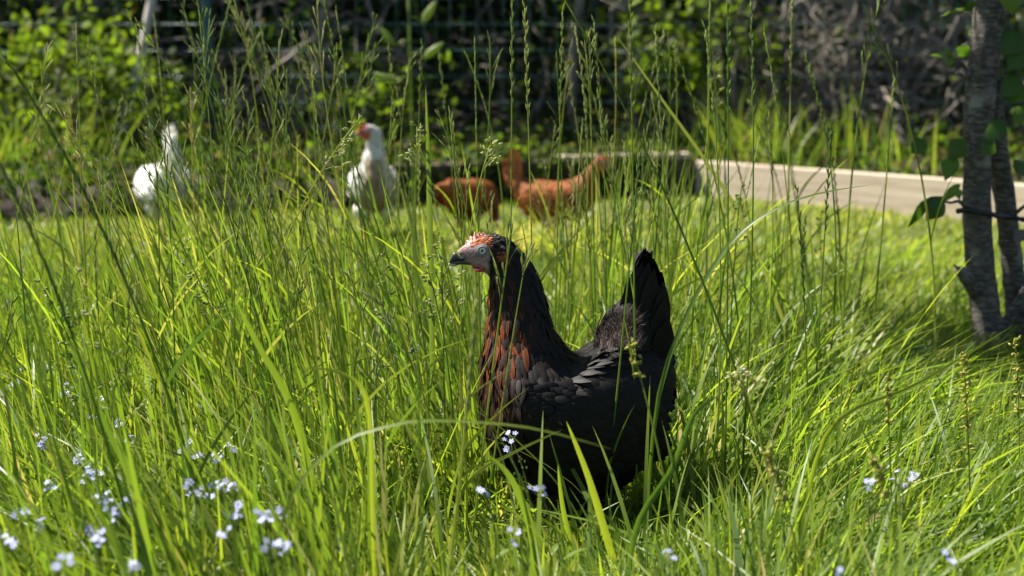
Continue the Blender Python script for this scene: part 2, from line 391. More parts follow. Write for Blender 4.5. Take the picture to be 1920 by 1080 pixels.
me1 = grass('lawn_grass', x, y, np.full(n, -0.012), h, rng.uniform(0.0024, 0.0055, n) * (1 + 0.12 * y), lean_field(x, y) + rng.normal(0, 0.9, n),
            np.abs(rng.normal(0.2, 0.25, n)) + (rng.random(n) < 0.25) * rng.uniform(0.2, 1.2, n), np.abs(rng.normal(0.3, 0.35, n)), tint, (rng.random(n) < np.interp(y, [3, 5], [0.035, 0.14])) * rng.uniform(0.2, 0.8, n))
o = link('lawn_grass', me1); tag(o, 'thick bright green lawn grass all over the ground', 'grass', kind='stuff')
xs_, ys_ = [], []
for (a, b, rx, ry) in HENS_XY:
    q = rng.uniform(-1.1, 1.1, (700, 2)); xs_.append(a + q[:, 0] * rx); ys_.append(b + q[:, 1] * ry)
x, y = np.concatenate(xs_), np.concatenate(ys_); n = len(x)
me1b = grass('trodden_grass', x, y, np.full(n, -0.012), rng.uniform(0.03, 0.075, n), rng.uniform(0.003, 0.006, n), rng.uniform(0, 6.28, n), np.abs(rng.normal(0.5, 0.3, n)), np.abs(rng.normal(0.4, 0.3, n)), np.clip(rng.normal(0.5, 0.25, n), 0, 1), (rng.random(n) < 0.1) * 0.7)
o = link('trodden_grass', me1b); tag(o, 'short trodden grass under the hens', 'grass', kind='stuff')
# long broad blades that arch over the sward
x, y = scatter(24000, [0.8, 1.3, 2.0, 3.0, 4.2, 5.0], [6, 10, 12, 9, 3], 0.35)
h = np.interp(y, [0.8, 1.3, 2.0, 2.8, 3.6, 5], [0.20, 0.25, 0.28, 0.26, 0.17, 0.10]) * rng.uniform(0.7, 1.25, len(x)) * (1 + 0.3 * snoise(x, y, 1.9, 9.0)) * (1 - 0.45 * np.exp(-((x - 0.95) / 0.35) ** 2 - ((y - 2.75) / 0.5) ** 2))
k = keep(x, y, h) & (snoise(x, y, 1.7, 8.0) > rng.uniform(-0.9, 0.6, len(x)))
h = trample(x, y, h)
x, y, h = x[k], y[k], h[k]; n = len(x)
k = 1 / (1 + np.exp(-(x / y - 0.12) * 16))
tint = np.clip(0.5 + 0.25 * snoise(x, y, 1.3, 1.0) + rng.normal(0, 0.28, n), 0, 1)
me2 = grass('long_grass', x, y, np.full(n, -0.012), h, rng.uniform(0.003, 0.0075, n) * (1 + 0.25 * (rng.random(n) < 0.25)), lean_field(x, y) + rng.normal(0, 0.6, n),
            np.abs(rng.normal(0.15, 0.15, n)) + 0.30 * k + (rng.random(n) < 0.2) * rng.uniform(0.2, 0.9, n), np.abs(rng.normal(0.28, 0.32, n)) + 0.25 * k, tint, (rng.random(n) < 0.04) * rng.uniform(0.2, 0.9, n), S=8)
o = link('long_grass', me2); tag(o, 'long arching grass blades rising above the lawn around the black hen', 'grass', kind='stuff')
xs_, ys_, hs_ = [], [], []
for (p0, p1, Ya, Yb, n_, ha, hb) in ((330, 660, 1.9, 3.0, 260, 0.32, 0.62), (0, 330, 1.9, 3.1, 130, 0.3, 0.6), (1060, 1290, 2.3, 3.1, 150, 0.32, 0.65), (720, 900, 2.2, 3.0, 80, 0.3, 0.55), (1300, 1560, 2.3, 3.2, 50, 0.3, 0.5)):
    Yq = rng.uniform(Ya, Yb, n_); xs_.append(np.array([gx(a, b) for a, b in zip(rng.uniform(p0, p1, n_) + 40, Yq)])); ys_.append(Yq); hs_.append(rng.uniform(ha, hb, n_))
x, y, h = np.concatenate(xs_), np.concatenate(ys_), np.concatenate(hs_); k = keep(x, y, h); x, y, h = x[k], y[k], h[k]; n = len(x)
me2b = grass('tall_grass', x, y, np.full(n, -0.012), h, rng.uniform(0.0035, 0.0065, n), np.where(x < 0, 2.9, 1.0) + rng.normal(0, 0.8, n), np.abs(rng.normal(0.12, 0.12, n)) + 0.12 * (x < 0), np.abs(rng.normal(0.1, 0.16, n)),
             np.clip(rng.normal(0.5, 0.25, n), 0, 1), (rng.random(n) < 0.12) * rng.uniform(0.2, 0.6, n), S=9)
o = link('tall_grass', me2b); tag(o, 'tall upright leaf blades between the seeding stalks', 'grass', kind='stuff')
# rank grass and weeds on the raised bed
x = rng.uniform(-4, 4, 9000); y = wall_y(x) + rng.uniform(0.1, 1.9, 9000)
tuft = np.exp(-((x - 1.25) / 0.22) ** 2) + 0.6 * np.exp(-((x - 1.75) / 0.15) ** 2) + 0.7 * np.exp(-((x + 2.3) / 0.4) ** 2) + 0.25 * np.exp(-((x + 0.9) / 0.3) ** 2)
k = tuft * (0.7 + 0.5 * snoise(x, y, 2.5, 3.0)) > rng.uniform(0.12, 1.0, 9000); x, y = x[k], y[k]; n = len(x)
me3 = grass('bed_grass', x, y, np.full(n, 0.11), rng.uniform(0.1, 0.5, n), rng.uniform(0.004, 0.009, n), rng.uniform(0, 6.28, n),
            np.abs(rng.normal(0.2, 0.15, n)), np.abs(rng.normal(0.25, 0.2, n)), np.clip(rng.normal(0.5, 0.25, n), 0, 1), (rng.random(n) < 0.12) * 0.8)
o = link('bed_grass', me3); tag(o, 'rank grass growing on the raised bed behind the timber edging', 'grass', kind='stuff')

# ------------------------------------------------------------------ hedge shrubs and woodland behind
LEAFPROF = [0.08, 0.8, 1.0, 0.55, 0.03]
def leaves(base, d, size, tint, dry, ratio=0.6, fold=0.25):
    n = len(base); nor = nrm(rng.normal(0, 1, (n, 3)) + np.array([0, 0, 1.4]))
    V, F, T, X, I = ribbons(base, d, nor, size, size * ratio, LEAFPROF, nrm(rng.normal(0, 1, (n, 3)) + np.array([0, 0, -1.2])) * 0.2, -fold, 3)
    return V, F, np.stack([tint[I], T, dry[I]], -1)
def stem_path(a, b, wob, n=7):
    a, b = np.asarray(a, float), np.asarray(b, float); t = np.linspace(0, 1, n)[:, None]
    P = a + (b - a) * t; L = np.linalg.norm(b - a)
    P += np.cumsum(rng.normal(0, 1, (n, 3)), axis=0) * wob * L / n * np.sin(t * math.pi) ** 0.5 + np.array([0, 0, 1]) * (np.sin(t * math.pi) * 0.12 * L)
    return P
def shrub(name, label, cx, cy_, cz, rx, ry, rz, nclump, nleaf, size, tmean, nstem, cat='shrub', group=None, stem_r=0.012, tangle=0, tang=(1, 1, 1), dryf=0.08):
    o = empty(name, (cx, cy_, 0.1)); tag(o, label, cat, group)
    cl = nrm(rng.normal(0, 1, (nclump, 3))) * rng.random((nclump, 1)) ** 0.4 * np.array([rx, ry, rz]) + np.array([0, 0, cz - 0.1])
    cl[:, 2] = np.maximum(cl[:, 2], 0.05)
    if nleaf:
        w = rng.random(nclump) ** 1.5 + 0.1; ci = rng.choice(nclump, nleaf, p=w / w.sum())
        base = cl[ci] + rng.normal(0, 1, (nleaf, 3)) * np.array([0.13, 0.13, 0.10])[None, :] * rng.uniform(0.6, 1.4, (nclump, 1))[ci]
        base[:, 2] = np.maximum(base[:, 2], 0.02)
        d = nrm(rng.normal(0, 1, (nleaf, 3)) + np.array([0, -0.3, -0.15]))
        ct = np.clip(rng.normal(tmean, 0.2, nclump), 0, 1)
        mb = MB(); mb.add(*leaves(base, d, size * rng.uniform(0.55, 1.3, nleaf), np.clip(ct[ci] + rng.normal(0, 0.15, nleaf), 0, 1), (rng.random(nleaf) < dryf) * rng.uniform(0.3, 1, nleaf)))
        f = mb.build('foliage', M['leaf'], o); f['kind'] = 'stuff'
    mb = MB()
    for k in range(nstem):
        e = cl[rng.integers(nclump)] * np.array([1, 1, 1.15]); a = np.array([e[0] * 0.25 + rng.normal(0, 0.05), e[1] * 0.25, -0.15])
        P = stem_path(a, e, 0.5, 8); mb.add(*tube(P, np.linspace(stem_r, stem_r * 0.3, 8) * rng.uniform(0.5, 1.3), 5))
    if nstem: mb.build('stem', M['twig'], o)
    if tangle:
        mb = MB()
        for k in range(tangle):
            a = rng.uniform(-1, 1, 3) * np.array([rx, ry, rz * 0.5]) * np.array(tang) + np.array([0, 0, cz - 0.1])
            b = a + nrm(rng.normal(0, 1, 3) * np.array([1, 0.5, 1.1])) * rng.uniform(0.25, 0.9)
            a[2] = max(a[2], 0.02); b[2] = max(b[2], 0.02)
            mb.add(*tube(stem_path(a, b, 0.9, 9), np.linspace(1, 0.35, 9) * rng.uniform(0.003, 0.011), 4))
        q = mb.build('tangled_twigs', M['twig'], o); q['kind'] = 'stuff'
    return o
SH = [  # name, label, px, Y, cz, rx, ry, rz, clumps, leaves, size, tint, stems, tangle
 ('nettle_bush', 'bright yellow-green leafy bush on the earth bank, beside the leaning pole', 60, 7.6, 0.48, 0.62, 0.35, 0.36, 26, 2300, 0.055, 0.85, 12, 0),
 ('hedge_shrub', 'mid green hedge shrub around the foot of the leaning pole', 300, 8.5, 0.40, 0.55, 0.4, 0.36, 24, 1500, 0.055, 0.5, 12, 14),
 ('bramble_bush', 'arching bramble bush between the green fence post and the head of the upright white hen', 560, 8.7, 0.5, 0.6, 0.45, 0.5, 20, 650, 0.055, 0.3, 16, 60),
 ('low_bush', 'small light green bush just behind the white hen with the red comb', 690, 7.9, 0.38, 0.38, 0.25, 0.2, 12, 380, 0.055, 0.75, 6, 0),
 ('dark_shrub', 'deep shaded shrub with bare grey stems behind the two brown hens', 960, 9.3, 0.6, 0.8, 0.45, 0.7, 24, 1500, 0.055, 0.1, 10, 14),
 ('leafy_shrub', 'shrub with sunlit lime-green leaf sprays above the corner of the timber board', 1300, 8.6, 0.72, 0.52, 0.4, 0.5, 24, 950, 0.08, 1.0, 10, 20),
 ('twiggy_shrub', 'tangled bare grey twiggy shrub behind the pale timber board', 1570, 8.8, 0.55, 0.7, 0.4, 0.6, 22, 380, 0.05, 0.7, 18, 240),
 ('tall_shrub', 'leafy green shrub behind the tangled grey twigs, near the forked tree', 1640, 9.5, 0.95, 0.8, 0.4, 0.55, 26, 1000, 0.06, 0.8, 12, 90),
 ('hedge_bush', 'rounded green hedge bush seen past the forked tree', 1930, 8.7, 0.6, 0.6, 0.4, 0.6, 22, 1600, 0.055, 0.6, 10, 40),
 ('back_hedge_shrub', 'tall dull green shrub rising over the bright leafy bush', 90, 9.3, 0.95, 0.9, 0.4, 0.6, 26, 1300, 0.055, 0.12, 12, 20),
]
for (nm, lb, px, Y, cz, rx, ry, rz, nc, nl, sz, tm, ns, tg) in SH:
    shrub(nm, lb, gx(px, Y), Y, cz, rx, ry, rz, nc, nl, sz, tm, ns, tangle=tg)
# woodland mass farther back, closing the view
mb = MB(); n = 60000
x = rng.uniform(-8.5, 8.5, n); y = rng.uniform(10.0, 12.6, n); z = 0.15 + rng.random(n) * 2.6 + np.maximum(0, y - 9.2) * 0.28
def dapple(x, y, z):               # gaps cut along the sun's path to light chosen parts of the hedge
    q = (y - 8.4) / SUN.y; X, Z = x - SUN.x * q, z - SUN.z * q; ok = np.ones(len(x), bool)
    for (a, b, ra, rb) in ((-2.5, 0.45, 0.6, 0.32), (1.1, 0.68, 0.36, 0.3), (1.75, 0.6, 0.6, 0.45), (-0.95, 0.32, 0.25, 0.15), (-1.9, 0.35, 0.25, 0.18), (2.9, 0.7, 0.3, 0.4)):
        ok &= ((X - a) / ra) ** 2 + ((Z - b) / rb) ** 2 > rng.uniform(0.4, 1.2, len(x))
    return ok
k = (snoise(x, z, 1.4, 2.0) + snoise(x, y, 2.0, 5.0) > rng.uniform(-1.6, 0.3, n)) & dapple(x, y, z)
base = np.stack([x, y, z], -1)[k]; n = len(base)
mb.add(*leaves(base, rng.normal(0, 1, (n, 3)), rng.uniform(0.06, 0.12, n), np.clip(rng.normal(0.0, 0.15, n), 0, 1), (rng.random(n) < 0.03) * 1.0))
n = 15000                        # unseen canopy added overhead to shade the hedge and bank
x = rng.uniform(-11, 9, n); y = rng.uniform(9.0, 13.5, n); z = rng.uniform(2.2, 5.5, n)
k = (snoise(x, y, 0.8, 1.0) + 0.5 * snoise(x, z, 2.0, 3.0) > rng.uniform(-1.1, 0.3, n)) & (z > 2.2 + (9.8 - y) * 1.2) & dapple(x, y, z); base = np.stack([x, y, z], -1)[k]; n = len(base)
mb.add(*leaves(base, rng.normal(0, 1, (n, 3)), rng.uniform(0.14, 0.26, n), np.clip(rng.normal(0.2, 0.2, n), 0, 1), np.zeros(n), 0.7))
n = 9000; x = rng.uniform(-14, 10, n); y = rng.uniform(13.0, 19.0, n); z = rng.uniform(4.0, 7.5, n); k = dapple(x, y, z); base = np.stack([x, y, z], -1)[k]; n = len(base)  # more large unseen leaves, added only to shade the bank
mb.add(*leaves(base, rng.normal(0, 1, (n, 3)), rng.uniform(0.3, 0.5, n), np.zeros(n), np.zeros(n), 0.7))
o = mb.build('woodland', M['leaf']); tag(o, 'dark mass of woodland foliage behind the hedge, with an added unseen shade canopy', 'woodland', kind='stuff')
mb = MB(); n = 16000
x = rng.uniform(-4.6, 4.6, n); y = wall_y(x) + 0.12 + rng.random(n) ** 1.3 * 3.6; z = 0.12 + rng.random(n) ** 2 * (0.05 + 0.16 * (0.5 + 0.5 * snoise(x, y, 1.8, 6.0)) * np.clip((y - wall_y(x)) * 1.2, 0.2, 1.6)) + np.maximum(0, y - 9.2) * 0.28
mb.add(*leaves(np.stack([x, y, z], -1), nrm(rng.normal(0, 1, (n, 3)) + [0, 0, 0.4]), rng.uniform(0.03, 0.07, n), np.clip(rng.normal(0.25, 0.25, n), 0, 1), (rng.random(n) < 0.3) * rng.uniform(0.4, 1, n)))
n = 8000; x = rng.uniform(-4.6, CORNER[0] - 0.1, n); k = snoise(x, x * 0, 2.6, 1.0) + 0.15 > rng.uniform(-0.6, 0.9, n); x = x[k]; n = len(x)
z = rng.random(n) ** 0.8 * 0.26; y = wall_y(x) - 0.035 * rng.random(n) - 0.05 * (z < 0.08) + 0.1 * (z > 0.19) * rng.random(n)
mb.add(*leaves(np.stack([x, y, z], -1), nrm(rng.normal(0, 1, (n, 3)) + [0, -0.5, -0.2]), rng.uniform(0.025, 0.055, n), np.clip(rng.normal(0.35, 0.3, n), 0, 1), (rng.random(n) < 0.3) * rng.uniform(0.4, 1, n)))
o = mb.build('ground_cover', M['leaf']); tag(o, 'ivy and fallen leaves covering the raised bed under the hedge', 'ground cover', kind='stuff')
# slim pale trunks standing in the hedge
for i, (px0, px1, Y, r, lb) in enumerate([(1095, 1085, 9.2, 0.035, 'slim grey trunk in the shade behind the brown hens'), (1330, 1300, 9.4, 0.03, 'slim grey trunk behind the lime-green leaf sprays'),
        (1500, 1560, 9.2, 0.028, 'slim pale trunk leaning among the tangled twigs'), (1700, 1655, 9.6, 0.035, 'pale trunk standing just left of the forked tree'), (640, 600, 9.6, 0.04, 'dark trunk behind the bramble bush'), (190, 215, 9.8, 0.04, 'dark trunk behind the tall dull green shrub')]):
    t = empty('young_tree', (gx(px0, Y), Y, 0.1)); tag(t, lb, 'tree', 'slim trunks in the hedge')
    dx = gx(px1, Y) - gx(px0, Y); mb = MB()
    P = stem_path((0, 0, -0.2), (dx * 2.2, 0, 2.6), 0.25, 10); mb.add(*tube(P, np.linspace(r, r * 0.5, 10), 8)); mb.build('trunk', M['twig'], t)
    mb = MB(); nl = 500
    base = P[rng.integers(5, 10, nl)] + rng.normal(0, 0.3, (nl, 3)); base[:, 2] = np.maximum(base[:, 2], 1.2)
    mb.add(*leaves(base, rng.normal(0, 1, (nl, 3)), rng.uniform(0.05, 0.08, nl), rng.random(nl) * 0.6, np.zeros(nl)))
    f = mb.build('crown', M['leaf'], t); f['kind'] = 'stuff'
# leaning pole
mb = MB(); a = pt(226, 262, 7.75); b = pt(296, -60, 8.05); b2 = b + (b - a) * 0.5; a2 = a + (a - b) * 0.30; a2[2] = 0.10
o0 = a2.copy(); P = np.array([a2, a, (a * 0.5 + b * 0.5) + np.array([0.012, 0, 0]), b, b2]) - o0
mb.add(*tube(P, [0.026, 0.026, 0.025, 0.024, 0.022], 9)); o = mb.build('leaning_pole', M['pole']); o.location = o0
tag(o, 'bleached grey wooden pole leaning against the fence among green leaves', 'pole')

# ------------------------------------------------------------------ hens
def crom(P, n):
    """Catmull-Rom resampling of station rows (by station index), n rings"""
    P = np.asarray(P, float); m = len(P); u = np.linspace(0, m - 1, n); i = np.minimum(u.astype(int), m - 2); f = (u - i)[:, None]
    g = lambda k: P[np.clip(k, 0, m - 1)]
    p0, p1, p2, p3 = g(i - 1), g(i), g(i + 1), g(i + 2)
    return 0.5 * ((2 * p1) + (-p0 + p2) * f + (2 * p0 - 5 * p1 + 4 * p2 - p3) * f ** 2 + (-p0 + 3 * p1 - 3 * p2 + p3) * f ** 3), u
def loft(st, nr=60, ns=36, power=1.0):
    """stations (lowx, lowz, upx, upz, halfwidth) -> grid of rings (nr, ns, 3); ring angle 0 = upper point"""
    Q, u = crom(st, nr)
    lo = np.stack([Q[:, 0], Q[:, 0] * 0, Q[:, 1]], -1); up = np.stack([Q[:, 2], Q[:, 0] * 0, Q[:, 3]], -1)
    c = (lo + up) / 2; a = (up - lo) / 2; ph = np.arange(ns) * 2 * math.pi / ns
    s = np.sign(np.sin(ph)) * np.abs(np.sin(ph)) ** power
    G = c[:, None] + a[:, None] * np.cos(ph)[None, :, None] + np.array([0, 1.0, 0])[None, None] * (np.abs(Q[:, 4])[:, None] * s[None, :])[..., None]
    return G, u
def grid_faces(nr, ns):
    i = np.arange(nr - 1)[:, None] * ns; j = np.arange(ns)[None, :]; j2 = (j + 1) % ns
    return np.stack([i + j, i + ns + j, i + ns + j2, i + j2], -1).reshape(-1, 4)
def capped(G):
    nr, ns, _ = G.shape
    c0 = G[0].mean(0); c1 = G[-1].mean(0)
    return np.concatenate([np.broadcast_to(c0, (1, ns, 3)), G, np.broadcast_to(c1, (1, ns, 3))], 0)
FEATHER = [0.35, 0.8, 1.0, 0.95, 0.62, 0.12]
def feathers(base, d, nor, L, W, c_mid, c_edge, lift=0.10, curl=-0.16, camber=0.22, prof=FEATHER):
    d = nrm(d); nor = nrm(nor); d = nrm(d + nor * lift)
    V, F, T, X, I = ribbons(base, d, nor, L, W, prof, nor * curl, camber, 3)
    e = np.clip(np.abs(X) ** 1.5 * 0.95 + np.clip(T - 0.85, 0, 1) * 2.0, 0, 1)[:, None]
    C = c_mid[I] * (1 - e) + c_edge[I] * e
    return V, F, C
def sample_loft(G, n, wfun):
    nr, ns, _ = G.shape
    du = G[1:] - G[:-1]; dv = np.roll(G, -1, 1) - G
    A = np.linalg.norm(np.cross(du, dv[:-1]), axis=-1); A = A * wfun(np.arange(nr - 1))[:, None]
    k = rng.choice(A.size, n, p=(A / A.sum()).ravel()); i, j = k // ns, k % ns
    fu, fv = rng.random(n)[:, None], rng.random(n)[:, None]; j2 = (j + 1) % ns
    p = (G[i, j] * (1 - fv) + G[i, j2] * fv) * (1 - fu) + (G[i + 1, j] * (1 - fv) + G[i + 1, j2] * fv) * fu
    t = nrm((G[i + 1, j] - G[i, j]) * (1 - fv) + (G[i + 1, j2] - G[i, j2]) * fv + 1e-9)
    s = nrm(G[i, j2] - G[i, j] + 1e-9)
    nn = nrm(np.cross(s, t)); c = G[i].mean(1)
    nn = np.where(((p - c) * nn).sum(-1, keepdims=True) < 0, -nn, nn)
    return p, t, nn, i + fu[:, 0], (j + fv[:, 0]) / ns

# the black hen's outline in photo pixels: (front/lower x,y, back/upper x,y, half width) from the beak back to the rump
HEAD = [(873, 492, 857, 471, 5.0), (888, 501, 870, 460, 12), (905, 509, 893, 447, 20), (914, 515, 912, 440, 25), (919, 524, 940, 443, 28)]
HERO = HEAD + [(918, 540, 965, 460, 31), (917, 558, 990, 488, 35), (918, 580, 1008, 525, 40), (916, 605, 1022, 568, 48), (912, 640, 1034, 612, 62),
        (906, 682, 1060, 652, 84), (902, 730, 1085, 666, 104), (907, 792, 1106, 660, 118), (928, 845, 1124, 642, 126), (962, 898, 1148, 628, 126),
        (1015, 932, 1172, 622, 120), (1080, 938, 1198, 622, 105), (1138, 918, 1225, 632, 82), (1182, 880, 1246, 655, 55), (1222, 810, 1254, 690, 26), (1240, 765, 1252, 725, 9)]
TAILCORE = [(1112, 655, 1252, 690, 52), (1124, 625, 1250, 655, 46), (1150, 592, 1246, 615, 34), (1176, 556, 1243, 575, 22), (1190, 520, 1238, 548, 11), (1196, 503, 1232, 532, 4)]

def yawmat(a):
    c, s = math.cos(a), math.sin(a)
    return np.array([[c, -s, 0], [s, c, 0], [0, 0, 1]])
def make_hen(name, label, loc, rz, fm, px, body, tailcore, colours, nfeather, tails, kind, thighs, yaw=0.0, pivot=(0, 0, 0), comb_mat='redcomb', comb_scale=1.0,
             leg_mat='yellowleg', fluff=None, scale=1.0, group=None, wings=True):
    """fm(x,y): hero-head pixel -> local (x,z) for the head features; px: metres per head pixel; body: stations in local metres"""
    root = empty(name, loc, rz); root.scale = (scale,) * 3; tag(root, label, 'hen', group)
    piv = np.array(pivot, float)
    def turn(V, f=1.0):
        V = np.asarray(V, float)
        return V if not yaw else (V - piv) @ yawmat(yaw * f).T + piv
    G, u = loft(body, 84, 40)
    if yaw:
        for i in range(len(u)):
            f = float(np.clip(1 - (u[i] - 4.0) / 4.0, 0, 1)); f = f * f * (3 - 2 * f)
            G[i] = (G[i] - piv) @ yawmat(yaw * f).T + piv
    mb = MB(); Gc = capped(G)
    cb = colours['base']
    Vb = Gc.reshape(-1, 3); Cb = np.tile(np.array(cb, float), (len(Vb), 1))
    # bare face skin on the front of the head
    face = np.repeat(np.concatenate([[u[0]], u, [u[-1]]]), G.shape[1])
    ph = np.tile(np.arange(G.shape[1]) / G.shape[1], len(Gc)); upness = np.cos(ph * 2 * math.pi)
    fk = np.clip((3.6 - face) / 0.5, 0, 1)[:, None]
    Cb = Cb * (1 - fk) + np.array(colours['face'], float) * fk * rng.uniform(0.75, 1.2, (len(Vb), 1)) + 0
    cm_, ce_, _ = colours['rule'](face, upness, Vb, rng); Cb = (cm_ * 0.6) * (1 - fk) + np.array(colours['face'], float) * fk * rng.uniform(0.55, 1.35, (len(Vb), 1))
    mb.add(Vb, grid_faces(*Gc.shape[:2]), Cb)
    Gt = None
    if tailcore is not None:
        Gt, ut = loft(tailcore, 24, 24); Gtc = capped(Gt); mb.add(Gtc.reshape(-1, 3), grid_faces(*Gtc.shape[:2]), np.array(cb, float))
    Gth = []
    for s in (-1, 1):
        for (tx, tz, bx, bz, r0, r1, oy) in thighs:
            P = np.array([(tx, s * oy, tz), (tx * 0.6 + bx * 0.4, s * oy * 1.05, tz * 0.6 + bz * 0.4), (tx * 0.25 + bx * 0.75, s * oy, tz * 0.25 + bz * 0.75), (bx, s * oy * 0.95, bz)])
            V, F = tube(P, [r0, r0 * 0.95, (r0 + r1) / 2, r1], 16); mb.add(V, F, np.array(cb, float)); Gth.append((P, r0, r1))
            # shank and toes
            lg = MB(); foot = np.array([bx - 0.012, s * oy * 0.9, 0.006])
            lg.add(*tube([P[-1] + np.array([0, 0, 0.015]), P[-1] * 0.5 + foot * 0.5, foot], [0.0075, 0.006, 0.0065], 8))
            for a, l_ in ((180 - 32, 0.045), (180, 0.055), (180 + 32, 0.045), (0, 0.022)):
                e = foot + np.array([math.cos(R(a)), math.sin(R(a)), 0]) * l_
                lg.add(*tube([foot + [0, 0, 0.002], foot * 0.5 + e * 0.5 + [0, 0, 0.003], e - [0, 0, 0.001]], [0.0055, 0.0048, 0.002], 6))
            lg.build('leg', M[leg_mat], root)
    M_body = M['plume'] if kind == 'black' else M['softplume']
    bobj = mb.build('body', M_body, root)
    bvh = BVHTree.FromPolygons([tuple(v) for v in np.vstack(mb.V)], [tuple(int(q) for q in f) for f in np.vstack(mb.F)])
    # --- body feathers
    nst = len(body)
    def ustat(i): return np.interp(i, np.arange(len(u)), u)
    dens = lambda i: np.interp(ustat(i), [0, 3, 4, 8, 10, nst - 1], [6, 6, 5, 3.2, 1.5, 1.2])
    p, t, nn, iu, v = sample_loft(G, nfeather, dens); us = ustat(iu); up = np.cos(v * 2 * math.pi)
    L = np.interp(us, [0, 3, 5, 7, 9, 11, 14, nst - 1], [6, 9, 16, 30, 38, 30, 34, 38]) * 0.001 * rng.uniform(0.8, 1.2, nfeather)
    W = L * np.interp(us, [0, 5, 8, 10.5, nst - 1], [0.5, 0.3, 0.17, 0.24, 0.5])
    cm, ce, ok = colours['rule'](us, up, p, rng)
    ok &= ~((us < 3.3 + rng.normal(0, 0.16, nfeather) + 0.25 * (up < -0.3)) & (up < 0.75)) & (us > 1.6)
    d = t + rng.normal(0, 0.12, t.shape) + np.array([0, 0, -0.10])
    mb = MB(); mb.add(*feathers(p[ok] + nn[ok] * 0.0004, d[ok], nn[ok], L[ok], W[ok], cm[ok], ce[ok], 0.12, -0.14))
    if Gt is not None:
        nt = int(nfeather * 0.12); p, t, nn, iu, v = sample_loft(Gt, nt, lambda i: np.ones(len(i)))
        cm, ce = np.tile(np.array(colours['tail']), (nt, 1)), np.tile(np.array(colours['tail']) * 1.1, (nt, 1))
        fr = iu / 24.0
        mb.add(*feathers(p, t + rng.normal(0, 0.12, t.shape), nn, (0.045 - 0.012 * fr) * rng.uniform(0.8, 1.3, nt), 0.017 + 0 * fr, cm, ce, 0.06))
    for (P, r0, r1) in Gth:            # leg fluff
        nt = int(nfeather * 0.05); f = rng.random(nt); a = rng.uniform(0, 6.28, nt)
        c = P[0] + (P[-1] - P[0]) * f[:, None]; rr = r0 + (r1 - r0) * f; nn = np.stack([np.cos(a), np.sin(a), np.zeros(nt)], -1)
        cc = np.tile(np.array(colours['belly']), (nt, 1)) * rng.uniform(0.7, 1.3, (nt, 1))
        mb.add(*feathers(c + nn * rr[:, None] * 0.95, np.array([0.25, 0, -1.0]) + rng.normal(0, 0.15, (nt, 3)), nn, rng.uniform(0.02, 0.034, nt), 0.012 + 0 * f, cc, cc * 1.15, 0.12))
    if kind == 'black':                # copper brow and ear tuft, and the small black feathers of the crown
        bp, bn, bd, bc = [], [], [], []
        for (x0, x1, y0, y1, n_, c_) in ((878, 916, 443, 461, 230, (0.34, 0.085, 0.010)), (905, 930, 442, 456, 90, (0.012, 0.01, 0.01)), (930, 945, 470, 488, 50, (0.22, 0.075, 0.02))):
            for k in range(n_):
                qx, qy = rng.uniform(x0, x1), rng.uniform(y0, y1)
                if x0 == 878 and abs(qy - np.interp(qx, [878, 895, 916], [461, 450, 452])) > 7: continue
                for s in (-1, 1):
                    q = fm(qx, qy); hit = bvh.ray_cast(Vector((q[0], s * 0.3, q[1])), Vector((0, -s, 0)))
                    if hit[0] is None: continue
                    nv = np.array(hit[1]); nv = nv if nv[1] * s > 0 else -nv
                    bp.append(np.array(hit[0])); bn.append(nv); bd.append(np.array([1.0, 0, 0.25]) + rng.normal(0, 0.2, 3)); bc.append(np.array(c_) * rng.uniform(0.6, 1.4))
        bp, bn, bd, bc = map(np.array, (bp, bn, bd, bc))
        mb.add(*feathers(bp, bd, bn, rng.uniform(0.006, 0.010, len(bp)), np.full(len(bp), 0.0018), bc, bc, 0.25))
    pl = mb.build('plumage', M_body, root); pl['kind'] = 'stuff'
    # --- wings: coverts over a row of long flight feathers, laid on the flank
    if wings:
        for s in (-1, 1):
            w = MB(); Wc = wings['coverts']; nt = wings['n']
            pts = []
            for k in range(nt):
                a, b = rng.random(), rng.random()
                q = (Wc[0] * (1 - a) + Wc[1] * a) * (1 - b) + (Wc[3] * (1 - a) + Wc[2] * a) * b
                hit = bvh.ray_cast(Vector((q[0], s * 0.4, q[1])), Vector((0, -s, 0)))
                if hit[0] is not None: pts.append((np.array(hit[0]), np.array(hit[1]), a, b))
            if not pts: continue
            P = np.array([q[0] for q in pts]); N = np.array([q[1] for q in pts]); a = np.array([q[2] for q in pts]); b = np.array([q[3] for q in pts])
            N = np.where((N[:, 1] * s < 0)[:, None], -N, N)
            dirw = np.array([1.0, 0, wings['slope']]); L = np.interp(a, [0, 0.5, 1], [0.026, 0.04, 0.05]) * rng.uniform(0.85, 1.15, len(a))
            cw = np.tile(np.array(colours['wing']), (len(a), 1)) * rng.uniform(0.8, 1.25, (len(a), 1))
            cedge = cw * 1.35 + np.array(colours.get('wingedge', (0, 0, 0)))
            w.add(*feathers(P + N * (0.006 + 0.006 * (1 - a))[:, None], dirw + rng.normal(0, 0.1, (len(a), 3)) + np.stack([0 * b, 0 * b, -0.25 * b], -1), N, L, L * 0.42, cw, cedge, 0.05, -0.2))
            wo = w.build('wing', M_body, root)
